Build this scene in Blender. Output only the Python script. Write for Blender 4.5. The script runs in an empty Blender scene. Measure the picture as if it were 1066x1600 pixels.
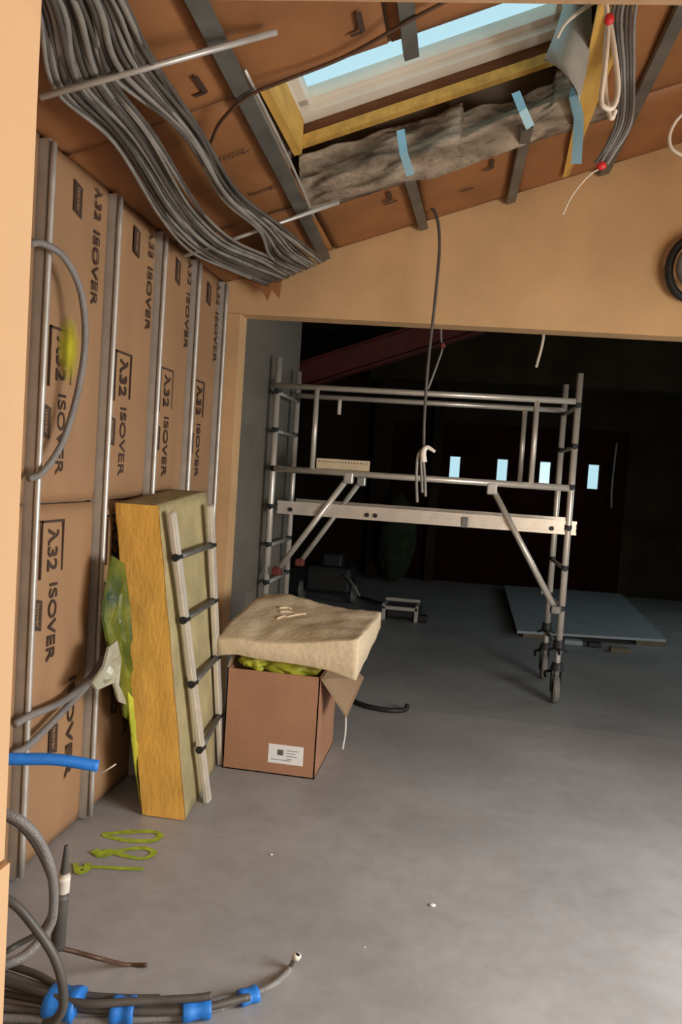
import bpy, bmesh, math, random
from mathutils import Vector, Matrix, noise
random.seed(7)
SC = bpy.context.scene
COL = SC.collection
PI = math.pi

# ------------------------------------------------------------------ camera
CR = Vector((0.9844465, 0.16351215, 0.06425628))
CU = Vector((-0.07150711, 0.03884581, 0.99668337))
CF = Vector((-0.16047375, 0.98577623, -0.04993391))
CP = Vector((0, 0, 1.5))
cd = bpy.data.cameras.new('camera')
cam = bpy.data.objects.new('camera', cd)
COL.objects.link(cam)
m = Matrix((CR, CU, -CF)).transposed().to_4x4()
m.translation = CP
cam.matrix_world = m
cd.sensor_fit = 'VERTICAL'
cd.sensor_height = 24
cd.lens = 18
cd.clip_start = 0.02
SC.camera = cam

# ------------------------------------------------------------------ light
SC.view_settings.view_transform = 'Standard'
SC.view_settings.look = 'None'
SC.view_settings.gamma = 1
SC.view_settings.use_curve_mapping = False
SC.view_settings.exposure = 0.8

w = bpy.data.worlds.new('daylight')
SC.world = w
w.use_nodes = True
w.node_tree.nodes['Background'].inputs[0].default_value = (0.55, 0.78, 0.84, 1)
w.node_tree.nodes['Background'].inputs[1].default_value = 0.62


def area(name, loc, target, sx, sy, power, color):
    l = bpy.data.lights.new(name, 'AREA')
    l.shape = 'RECTANGLE'
    l.size, l.size_y, l.energy, l.color = sx, sy, power, color
    o = bpy.data.objects.new(name, l)
    COL.objects.link(o)
    o.location = loc
    o.rotation_euler = (Vector(target) - Vector(loc)).to_track_quat('-Z', 'Y').to_euler()
    return o


area('front_fill_light', (1.7, 1.0, 1.55), (-0.3, 4.0, 1.6), 1.5, 1.2, 28, (1.0, 0.94, 0.82))  # added main light inside the room; the front wall has no window here
area('side_fill_light', (2.6, 1.7, 1.25), (0.5, 1.9, -0.3), 1.5, 1.1, 82, (0.88, 0.94, 1.0))  # added area light for the floor, standing in for unseen daylight at right
area('hall_lamp_light', (0.35, -0.9, 2.2), (-0.5, 1.5, 1.2), 0.5, 0.5, 10, (1.0, 0.92, 0.78))
area('back_room_fill_light', (4.6, 7.6, 1.7), (0, 7.4, 0.0), 1.6, 1.2, 14, (0.72, 0.9, 1.0))  # added cool area light to lift the back floor; its source is unseen

# ------------------------------------------------------------------ helpers
WX = -1.458


def ceil_z(x, h=0.0):
    return 2.57 + 0.32 * (x + 1.458) + h


def ray(px, py):
    return CR * ((px - 533) / 1200) - CU * ((py - 800) / 1200) + CF


def onY(px, py, y):
    d = ray(px, py)
    return CP + d * (y / d.y)


def onX(px, py, x):
    d = ray(px, py)
    return CP + d * (x / d.x)


def onZ(px, py, z):
    d = ray(px, py)
    return CP + d * ((z - CP.z) / d.z)


def onC(px, py, h):
    d = ray(px, py)
    n = Vector((-0.32, 0, 1))
    return CP + d * ((3.0366 + h - CP.dot(n)) / d.dot(n))


def srgb(r, g, b):
    f = lambda c: (c / 255) / 12.92 if c / 255 <= 0.04045 else ((c / 255 + 0.055) / 1.055) ** 2.4
    return (f(r), f(g), f(b), 1)


def mat(name, col, rough=0.8, metal=0.0, var=0.12, scale=6.0, bump=0.1, bscale=40.0, stretch=(1, 1, 1), col2=None, spec=0.5):
    mt = bpy.data.materials.new(name)
    mt.use_nodes = True
    nt = mt.node_tree
    b = nt.nodes['Principled BSDF']
    b.inputs['Roughness'].default_value = rough
    b.inputs['Metallic'].default_value = metal
    b.inputs['Specular IOR Level'].default_value = spec
    tc = nt.nodes.new('ShaderNodeTexCoord')
    mp = nt.nodes.new('ShaderNodeMapping')
    mp.inputs['Scale'].default_value = stretch
    nt.links.new(tc.outputs['Object'], mp.inputs[0])
    n = nt.nodes.new('ShaderNodeTexNoise')
    n.inputs['Scale'].default_value = scale
    n.inputs['Detail'].default_value = 5
    nt.links.new(mp.outputs[0], n.inputs['Vector'])
    rp = nt.nodes.new('ShaderNodeValToRGB')
    rp.color_ramp.elements[0].position = 0.3
    rp.color_ramp.elements[1].position = 0.7
    c2 = col2 if col2 else tuple(c * (1 - var * 2) for c in col[:3]) + (1,)
    c1 = col if col2 else tuple(min(1, c * (1 + var)) for c in col[:3]) + (1,)
    rp.color_ramp.elements[0].color = c2
    rp.color_ramp.elements[1].color = c1
    nt.links.new(n.outputs['Fac'], rp.inputs[0])
    nt.links.new(rp.outputs[0], b.inputs['Base Color'])
    if bump > 0:
        n2 = nt.nodes.new('ShaderNodeTexNoise')
        n2.inputs['Scale'].default_value = bscale
        n2.inputs['Detail'].default_value = 4
        nt.links.new(mp.outputs[0], n2.inputs['Vector'])
        bp = nt.nodes.new('ShaderNodeBump')
        bp.inputs['Strength'].default_value = bump
        bp.inputs['Distance'].default_value = 0.02
        nt.links.new(n2.outputs['Fac'], bp.inputs['Height'])
        nt.links.new(bp.outputs[0], b.inputs['Normal'])
    return mt


M = {}
M['kraft'] = mat('kraft_paper', srgb(160, 122, 86), 0.62, 0, 0.08, 3, 0.22, 9, (1, 1, 0.5))
M['kraft_roof'] = mat('kraft_paper_roof', srgb(150, 98, 56), 0.62, 0, 0.12, 3, 0.3, 7)
M['ink'] = mat('dark_ink', srgb(66, 46, 34), 0.7, 0, 0.05, 6, 0)
M['plaster'] = mat('tan_plaster', srgb(204, 164, 116), 0.9, 0, 0.07, 2.2, 0.15, 30)
M['board'] = mat('jamb_board', srgb(206, 164, 120), 0.8, 0, 0.06, 4, 0.1, 30, (1, 1, 0.3))
M['wallhid'] = mat('rough_masonry', srgb(150, 130, 110), 0.95, 0, 0.1, 3, 0.3, 20)
M['metal'] = mat('galvanised_steel', srgb(196, 190, 180), 0.42, 0.45, 0.08, 12, 0.02, 60)
M['metal_dark'] = mat('dull_galvanised_rail', srgb(120, 118, 110), 0.5, 0.6, 0.15, 8, 0.02, 60)
M['alu'] = mat('aluminium_tube', srgb(226, 216, 200), 0.34, 0.45, 0.05, 14, 0.02, 60)
M['black'] = mat('black_plastic', srgb(28, 27, 26), 0.6, 0, 0.1, 6, 0)
M['cable'] = mat('grey_cable_sheath', srgb(138, 132, 122), 0.5, 0, 0.16, 9, 0)
M['cable_dark'] = mat('dark_cable_sheath', srgb(86, 80, 73), 0.5, 0, 0.16, 9, 0)
M['cable_brown'] = mat('brown_cable_sheath', srgb(84, 58, 40), 0.5, 0, 0.1, 9, 0)
M['cable_white'] = mat('white_cable_sheath', srgb(215, 200, 180), 0.5, 0, 0.06, 9, 0)
M['red'] = mat('red_plastic', srgb(200, 40, 38), 0.5, 0, 0.06, 9, 0)
M['red_dull'] = mat('dull_red_clamp', srgb(110, 44, 34), 0.6, 0, 0.1, 9, 0)
M['offcut'] = mat('dusty_offcut', srgb(112, 102, 86), 0.9, 0, 0.1, 9, 0.1)
M['blue'] = mat('blue_tape', srgb(38, 120, 205), 0.5, 0, 0.1, 20, 0.1, 60)
M['wood_yellow'] = mat('yellow_timber', srgb(204, 158, 74), 0.75, 0, 0.12, 4, 0.1, 30, (6, 1, 6))
M['wood_brown'] = mat('brown_timber', srgb(140, 96, 66), 0.75, 0, 0.12, 4, 0.1, 30, (1, 6, 6))
M['white_paint'] = mat('white_window_frame', srgb(226, 214, 196), 0.5, 0, 0.03, 5, 0)
M['wool'] = mat('grey_mineral_wool', srgb(176, 156, 132), 0.85, 0, 0.1, 5, 0.8, 26, (1, 2.5, 2.5), col2=srgb(96, 76, 58))
M['strap'] = mat('daylit_zinc_strap', srgb(150, 190, 205), 0.3, 0.2, 0.05, 9, 0)  # bluish base paints in the sky light caught by the metal
M['slab_face'] = mat('olive_wool_face', srgb(168, 152, 108), 0.95, 0, 0.12, 6, 0.4, 40)
M['slab_edge'] = mat('ochre_wool_edge', srgb(226, 172, 78), 0.95, 0, 0.07, 5, 0.18, 22, (3, 3, 1.2))
M['film'] = mat('green_yellow_film', srgb(122, 122, 34), 0.4, 0, 0.1, 7, 0.3, 20, col2=srgb(28, 56, 20))
M['film_white'] = mat('white_film', srgb(170, 166, 140), 0.35, 0, 0.1, 7, 0.3, 20)
M['film_yellow'] = mat('yellow_film', srgb(222, 214, 76), 0.4, 0, 0.1, 7, 0.3, 20, col2=srgb(150, 158, 44))
M['carton'] = mat('cardboard', srgb(162, 116, 86), 0.8, 0, 0.06, 3, 0.08, 30)
M['carton_in'] = mat('cardboard_inside', srgb(150, 122, 92), 0.8, 0, 0.06, 3, 0.08, 30)
M['foam'] = mat('beige_foam', srgb(218, 196, 160), 0.9, 0, 0.06, 5, 0.25, 35)
M['paper'] = mat('white_label_paper', srgb(226, 222, 216), 0.6, 0, 0.02, 9, 0)
M['spray'] = mat('lime_spray_paint', srgb(168, 188, 50), 0.8, 0, 0.2, 30, 0)
M['door_red'] = mat('dark_red_door', srgb(34, 13, 9), 0.9, 0, 0.2, 3, 0.05, 20, spec=0.08)
M['beam_red'] = mat('red_lead_steel', srgb(84, 20, 18), 0.6, 0, 0.15, 5, 0.1, 30)
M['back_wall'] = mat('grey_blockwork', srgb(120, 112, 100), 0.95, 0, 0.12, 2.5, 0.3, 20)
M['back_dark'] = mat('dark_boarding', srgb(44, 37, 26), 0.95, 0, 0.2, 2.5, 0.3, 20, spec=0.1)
M['grey_board'] = mat('grey_plasterboard', srgb(150, 158, 160), 0.8, 0, 0.04, 3, 0.03, 20)
M['sheet_grey'] = mat('grey_sleeve', srgb(176, 172, 160), 0.45, 0.3, 0.08, 6, 0.05, 20)
M['conduit'] = mat('grey_conduit', srgb(132, 126, 120), 0.45, 0, 0.1, 9, 0.3, 200)
M['green_stain'] = mat('dark_green_sack', srgb(34, 44, 16), 0.9, 0, 0.3, 9, 0.5, 20)
M['caster'] = mat('caster_tyre', srgb(120, 116, 108), 0.7, 0, 0.1, 9, 0)


def floor_mat(name, c1, c2, rough):
    mt = mat(name, c1, rough, 0, 0.1, 1.3, 0.06, 22, col2=c2)
    nt = mt.node_tree
    b = nt.nodes['Principled BSDF']
    old = b.inputs['Base Color'].links[0].from_socket
    tc = [n for n in nt.nodes if n.type == 'TEX_COORD'][0]
    v = nt.nodes.new('ShaderNodeTexNoise')
    v.inputs['Scale'].default_value = 9
    v.inputs['Detail'].default_value = 8
    v.inputs['Roughness'].default_value = 0.7
    nt.links.new(tc.outputs['Object'], v.inputs['Vector'])
    r = nt.nodes.new('ShaderNodeValToRGB')
    r.color_ramp.elements[0].position = 0.35
    r.color_ramp.elements[0].color = (0.86, 0.85, 0.83, 1)
    r.color_ramp.elements[1].position = 0.65
    r.color_ramp.elements[1].color = (1, 1, 1, 1)
    nt.links.new(v.outputs['Fac'], r.inputs[0])
    mx = nt.nodes.new('ShaderNodeMix')
    mx.data_type = 'RGBA'
    mx.blend_type = 'MULTIPLY'
    mx.inputs[0].default_value = 1
    nt.links.new(old, mx.inputs[6])
    nt.links.new(r.outputs[0], mx.inputs[7])
    nt.links.new(mx.outputs[2], b.inputs['Base Color'])
    return mt


M['screed'] = floor_mat('dusty_screed', srgb(172, 168, 165), srgb(150, 146, 143), 0.42)
M['screed_back'] = floor_mat('cool_lit_screed', srgb(160, 162, 158), srgb(136, 138, 134), 0.5)  # cooler base than the front floor paints in the back room's cool light


def blockwork(name, c, mortar):
    mt = bpy.data.materials.new(name)
    mt.use_nodes = True
    nt = mt.node_tree
    b = nt.nodes['Principled BSDF']
    b.inputs['Roughness'].default_value = 0.95
    tc = nt.nodes.new('ShaderNodeTexCoord')
    sp = nt.nodes.new('ShaderNodeSeparateXYZ')
    cb = nt.nodes.new('ShaderNodeCombineXYZ')
    ad = nt.nodes.new('ShaderNodeMath')
    nt.links.new(tc.outputs['Object'], sp.inputs[0])
    nt.links.new(sp.outputs[0], ad.inputs[0])
    nt.links.new(sp.outputs[1], ad.inputs[1])
    nt.links.new(ad.outputs[0], cb.inputs[0])
    nt.links.new(sp.outputs[2], cb.inputs[1])
    br = nt.nodes.new('ShaderNodeTexBrick')
    br.inputs['Color1'].default_value = c
    br.inputs['Color2'].default_value = tuple(x * 0.82 for x in c[:3]) + (1,)
    br.inputs['Mortar'].default_value = mortar
    br.inputs['Scale'].default_value = 1
    br.inputs['Brick Width'].default_value = 0.5
    br.inputs['Row Height'].default_value = 0.2
    br.inputs['Mortar Size'].default_value = 0.006
    nt.links.new(cb.outputs[0], br.inputs['Vector'])
    nt.links.new(br.outputs['Color'], b.inputs['Base Color'])
    bp = nt.nodes.new('ShaderNodeBump')
    bp.inputs['Strength'].default_value = 0.4
    bp.inputs['Distance'].default_value = 0.01
    n2 = nt.nodes.new('ShaderNodeTexNoise')
    n2.inputs['Scale'].default_value = 30
    nt.links.new(tc.outputs['Object'], n2.inputs['Vector'])
    nt.links.new(n2.outputs['Fac'], bp.inputs['Height'])
    nt.links.new(bp.outputs[0], b.inputs['Normal'])
    return mt


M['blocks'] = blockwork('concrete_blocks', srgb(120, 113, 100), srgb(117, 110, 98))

mt = bpy.data.materials.new('window_glass')
mt.use_nodes = True
nt = mt.node_tree
for n in list(nt.nodes):
    nt.nodes.remove(n)
out = nt.nodes.new('ShaderNodeOutputMaterial')
tr = nt.nodes.new('ShaderNodeBsdfTransparent')
tr.inputs[0].default_value = (0.93, 0.98, 1, 1)
gl = nt.nodes.new('ShaderNodeBsdfGlossy')
gl.inputs['Roughness'].default_value = 0.02
mx = nt.nodes.new('ShaderNodeMixShader')
mx.inputs[0].default_value = 0.02
nt.links.new(tr.outputs[0], mx.inputs[1])
nt.links.new(gl.outputs[0], mx.inputs[2])
nt.links.new(mx.outputs[0], out.inputs[0])
M['glass'] = mt


def link(name, bm, material, parent=None, smooth=False):
    me = bpy.data.meshes.new(name)
    bmesh.ops.recalc_face_normals(bm, faces=bm.faces)
    bm.to_mesh(me)
    bm.free()
    if material:
        me.materials.append(material)
    if smooth:
        for p in me.polygons:
            p.use_smooth = True
    o = bpy.data.objects.new(name, me)
    COL.objects.link(o)
    if parent:
        o.parent = parent
        o.matrix_parent_inverse = Matrix.Translation(parent.location).inverted()
    return o


def tag(o, label, cat, group=None, kind=None):
    o['label'] = label
    o['category'] = cat
    if group:
        o['group'] = group
    if kind:
        o['kind'] = kind
    return o


def struct(o):
    o['kind'] = 'structure'
    return o


def thing(name, loc, label, cat, group=None):
    o = bpy.data.objects.new(name, None)
    COL.objects.link(o)
    o.location = loc
    o.empty_display_size = 0.1
    return tag(o, label, cat, group)


def box(bm, x0, x1, y0, y1, z0, z1, bev=0.0):
    vs = [bm.verts.new((x, y, z)) for x in (x0, x1) for y in (y0, y1) for z in (z0, z1)]
    fs = [(0, 1, 3, 2), (4, 6, 7, 5), (0, 4, 5, 1), (2, 3, 7, 6), (0, 2, 6, 4), (1, 5, 7, 3)]
    F = [bm.faces.new([vs[i] for i in f]) for f in fs]
    if bev > 0:
        es = {e for f in F for e in f.edges}
        bmesh.ops.bevel(bm, geom=list(es), offset=bev, segments=2, affect='EDGES', profile=0.5)
    return vs


def hexa(bm, a, b):
    """a: 4 corner points, b: the 4 opposite corner points"""
    A = [bm.verts.new(p) for p in a]
    B = [bm.verts.new(p) for p in b]
    bm.faces.new(A)
    bm.faces.new(B[::-1])
    n = len(A)
    for i in range(n):
        j = (i + 1) % n
        bm.faces.new((A[i], B[i], B[j], A[j]))


def slope_box(bm, x0, x1, y0, y1, h0, h1):
    """block that follows the roof slope between heights h0 and h1 off the roof lining"""
    c = [(x0, y0), (x1, y0), (x1, y1), (x0, y1)]
    hexa(bm, [(x, y, ceil_z(x, h0)) for x, y in c], [(x, y, ceil_z(x, h1)) for x, y in c])


def smooth_path(pts, n=10):
    pts = [Vector(p) for p in pts]
    if len(pts) < 3:
        return pts
    P = [pts[0] * 2 - pts[1]] + pts + [pts[-1] * 2 - pts[-2]]
    out = []
    for i in range(1, len(P) - 2):
        p0, p1, p2, p3 = P[i - 1:i + 3]
        for k in range(n):
            t = k / n
            out.append(0.5 * ((2 * p1) + (p2 - p0) * t + (2 * p0 - 5 * p1 + 4 * p2 - p3) * t * t + (3 * p1 - p0 - 3 * p2 + p3) * t ** 3))
    out.append(P[-2])
    return out


def tube(bm, pts, r, seg=10, sm=True, n=10, flat=None):
    path = smooth_path(pts, n) if sm else [Vector(p) for p in pts]
    rings = []
    up = None
    N = len(path)
    for i, p in enumerate(path):
        t = (path[min(i + 1, N - 1)] - path[max(i - 1, 0)]).normalized()
        if up is None:
            up = Vector((0, 0, 1)) if abs(t.z) < 0.9 else Vector((1, 0, 0))
        a = t.cross(up)
        if a.length < 1e-4:
            a = t.cross(Vector((0, 1, 0.1)))
        a.normalize()
        b = a.cross(t).normalized()
        up = b
        rr = r(i / (N - 1)) if callable(r) else r
        rings.append([bm.verts.new(p + a * (math.cos(k * 2 * PI / seg) * rr) + b * (math.sin(k * 2 * PI / seg) * rr * (flat or 1))) for k in range(seg)])
    for i in range(N - 1):
        for k in range(seg):
            bm.faces.new((rings[i][k], rings[i][(k + 1) % seg], rings[i + 1][(k + 1) % seg], rings[i + 1][k]))
    bm.faces.new(rings[0][::-1])
    bm.faces.new(rings[-1])


def tube_obj(name, pts, r, material, parent=None, **kw):
    bm = bmesh.new()
    tube(bm, pts, r, **kw)
    return link(name, bm, material, parent, True)


def bar(bm, p0, p1, wd, th, side=Vector((1, 0, 0))):
    """rectangular bar from p0 to p1, wd along side, th across"""
    p0, p1 = Vector(p0), Vector(p1)
    t = (p1 - p0).normalized()
    s = (side - t * side.dot(t)).normalized()
    n = t.cross(s)
    q = [(-1, -1), (1, -1), (1, 1), (-1, 1)]
    hexa(bm, [p0 + s * (a * wd / 2) + n * (b * th / 2) for a, b in q], [p1 + s * (a * wd / 2) + n * (b * th / 2) for a, b in q])


def dup(root, dx, label=None):
    r = root.copy()
    COL.objects.link(r)
    r.location = root.location + Vector(dx)
    if label:
        r['label'] = label
    for ch in list(root.children):
        c = ch.copy()
        COL.objects.link(c)
        c.parent = r
        c.matrix_parent_inverse = ch.matrix_parent_inverse.copy()
    return r


def text_mesh(s, size, bold=0.0):
    cu = bpy.data.curves.new('lettering', 'FONT')
    cu.body = s
    cu.size = size
    cu.offset = bold
    cu.extrude = 0.0006
    o = bpy.data.objects.new('lettering', cu)
    COL.objects.link(o)
    dg = bpy.context.evaluated_depsgraph_get()
    me = bpy.data.meshes.new_from_object(o.evaluated_get(dg))
    bpy.data.objects.remove(o)
    return me


def add_text(bm, s, size, origin, xd, yd, width=None, bold=0.0, height=None):
    me = text_mesh(s, size, bold)
    if not me.vertices:
        return
    xs = [v.co.x for v in me.vertices]
    ys = [v.co.y for v in me.vertices]
    sx = width / (max(xs) - min(xs)) if width else 1
    sy = height / (max(ys) - min(ys)) if height else 1
    xd, yd = Vector(xd), Vector(yd)
    nd = xd.cross(yd).normalized()
    vs = [bm.verts.new(Vector(origin) + xd * ((v.co.x - min(xs)) * sx) + yd * ((v.co.y - min(ys)) * sy) + nd * v.co.z) for v in me.vertices]
    for p in me.polygons:
        try:
            bm.faces.new([vs[i] for i in p.vertices])
        except ValueError:
            pass
    bpy.data.meshes.remove(me)


# ================================================================== SETTING
# floors
bm = bmesh.new()
box(bm, -1.7, 4.0, -2.6, 4.95, -0.2, 0)
struct(link('floor', bm, M['screed']))
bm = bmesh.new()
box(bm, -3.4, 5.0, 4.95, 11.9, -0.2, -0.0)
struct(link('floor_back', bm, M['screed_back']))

# left wall behind the panels
bm = bmesh.new()
box(bm, -1.7, -1.53, 0.72, 4.4, 0, 2.9)
struct(link('wall_left', bm, M['wallhid']))
bm = bmesh.new()
box(bm, 3.9, 4.05, 0.9, 4.4, 0, 4.6)
struct(link('wall_right', bm, M['plaster']))

# front partition with the opening the camera looks through
bm = bmesh.new()
box(bm, -1.7, -0.562, 0.72, 0.9, 0.97, 2.6)
box(bm, -1.7, -0.554, 0.72, 0.9, 0, 0.966)
box(bm, 0.75, 4.05, 0.72, 0.9, 0, 2.6)
hexa(bm, [(-0.562, .72, 2.062), (0.75, .72, 2.003), (0.75, .72, 2.6), (-0.562, .72, 2.6)],
     [(-0.562, .9, 2.062), (0.75, .9, 2.003), (0.75, .9, 2.6), (-0.562, .9, 2.6)])
hexa(bm, [(-1.7, .72, 2.6), (4.05, .72, 2.6), (4.05, .72, 4.6), (-1.7, .72, 2.7)],
     [(-1.7, .9, 2.6), (4.05, .9, 2.6), (4.05, .9, 4.6), (-1.7, .9, 2.7)])
struct(link('wall_front', bm, M['board']))

# hall behind the camera
bm = bmesh.new()
box(bm, -1.7, -1.6, -2.6, 0.72, 0, 2.6)
struct(link('wall_hall_left', bm, M['plaster']))
bm = bmesh.new()
box(bm, 1.6, 1.7, -2.6, 0.72, 0, 2.6)
struct(link('wall_hall_right', bm, M['plaster']))
bm = bmesh.new()
box(bm, -1.7, 1.7, -2.7, -2.6, 0, 2.6)
struct(link('wall_hall_back', bm, M['plaster']))
bm = bmesh.new()
box(bm, -1.7, 1.7, -2.6, 0.72, 2.6, 2.7)
struct(link('ceiling_hall', bm, M['plaster']))

# gable wall with the wide opening
GY0, GY1 = 4.4, 4.54
bm = bmesh.new()
for y0, y1 in ((GY0, GY1),):
    hexa(bm, [(-1.53, y0, 2.40), (4.05, y0, 2.29), (4.05, y0, ceil_z(4.05, .3)), (-1.53, y0, ceil_z(-1.53, .3))],
         [(-1.53, y1, 2.40), (4.05, y1, 2.29), (4.05, y1, ceil_z(4.05, .3)), (-1.53, y1, ceil_z(-1.53, .3))])
box(bm, -1.53, -1.392, GY0, GY1, 0, 2.40)
box(bm, 3.4, 4.05, GY0, GY1, 0, 2.31)
struct(link('wall_gable', bm, M['plaster']))

# main ceiling: roof build-up with a hole for the roof window
HX0, HX1, HY0, HY1 = -0.815, 0.42, 2.62, 3.62
for x0, x1, y0, y1 in ((-1.7, HX0 - .12, 0.9, GY0), (HX1, 4.05, 0.9, GY0), (HX0 - .12, HX1, 0.9, HY0), (HX0 - .12, HX1, HY1 + .10, GY0)):
    bm = bmesh.new()
    slope_box(bm, x0, x1, y0, y1, 0.03, 0.37)
    struct(link('ceiling', bm, M['wallhid']))

# back room shell
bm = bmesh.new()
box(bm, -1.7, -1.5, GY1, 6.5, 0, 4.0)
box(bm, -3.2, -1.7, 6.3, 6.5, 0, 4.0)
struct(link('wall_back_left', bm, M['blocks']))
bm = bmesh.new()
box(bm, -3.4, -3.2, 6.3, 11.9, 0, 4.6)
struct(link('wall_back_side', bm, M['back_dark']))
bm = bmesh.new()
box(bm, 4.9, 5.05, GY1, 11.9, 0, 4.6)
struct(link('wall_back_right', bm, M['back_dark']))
DX0, DX1, DZ = -1.25, 2.22, 2.36
bm = bmesh.new()
box(bm, -3.4, DX0, 11.5, 11.7, 0, 4.6)
box(bm, DX1, 5.05, 11.5, 11.7, 0, 4.6)
box(bm, DX0, DX1, 11.5, 11.7, DZ, 4.6)
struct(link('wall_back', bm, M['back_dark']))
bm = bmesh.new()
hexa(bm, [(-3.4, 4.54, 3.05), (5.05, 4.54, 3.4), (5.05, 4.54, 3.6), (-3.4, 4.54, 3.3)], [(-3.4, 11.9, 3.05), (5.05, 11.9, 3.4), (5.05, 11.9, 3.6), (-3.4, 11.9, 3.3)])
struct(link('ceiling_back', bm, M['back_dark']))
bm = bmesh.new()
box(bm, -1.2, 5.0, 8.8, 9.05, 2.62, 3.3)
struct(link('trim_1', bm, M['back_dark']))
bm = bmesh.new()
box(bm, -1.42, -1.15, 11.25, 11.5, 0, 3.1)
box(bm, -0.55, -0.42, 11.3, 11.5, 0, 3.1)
struct(link('trim_2', bm, M['back_dark']))

# dark garage door with four slit windows
door = bpy.data.objects.new('door_1', None)
COL.objects.link(door)
door.location = (0.5, 11.55, 0)
struct(door)
slits = [-0.215, 0.475, 1.085, 1.765]
bm = bmesh.new()
SW, SZ0, SZ1 = 0.085, 1.50, 1.87
xs = [DX0]
for s in slits:
    xs += [s - SW, s + SW]
xs.append(DX1)
for i in range(0, len(xs), 2):
    box(bm, xs[i], xs[i + 1], 11.52, 11.58, SZ0, SZ1)
box(bm, DX0, DX1, 11.52, 11.58, 0, SZ0)
box(bm, DX0, DX1, 11.52, 11.58, SZ1, DZ)
for zz in (0.5, 0.98, 1.44, 1.93):
    box(bm, DX0, DX1, 11.505, 11.52, zz, zz + 0.012)
link('door_panel', bm, M['door_red'], door)
for s in slits:
    bm = bmesh.new()
    for a, b, c, d in ((s - SW, s - SW + .012, SZ0, SZ1), (s + SW - .012, s + SW, SZ0, SZ1), (s - SW, s + SW, SZ0, SZ0 + .012), (s - SW, s + SW, SZ1 - .012, SZ1)):
        box(bm, a, b, 11.51, 11.55, c, d)
    link('window_frame', bm, M['black'], door)
    bm = bmesh.new()
    box(bm, s - SW + .012, s + SW - .012, 11.54, 11.546, SZ0 + .012, SZ1 - .012)
    link('window_pane', bm, M['glass'], door)
bm = bmesh.new()
tube(bm, [(2.04, 11.47, 1.25), (2.02, 11.45, 1.6), (2.04, 11.47, 2.2)], 0.02, 8)
link('pull_bar', bm, M['metal_dark'], door, True)

# ================================================================== WALL PANELS
ZS = 1.325
cols = [(1.93, 2.405), (2.435, 2.905), (2.935, 3.375), (3.405, 3.828), (3.857, 4.273), (4.30, 4.40)]


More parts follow.
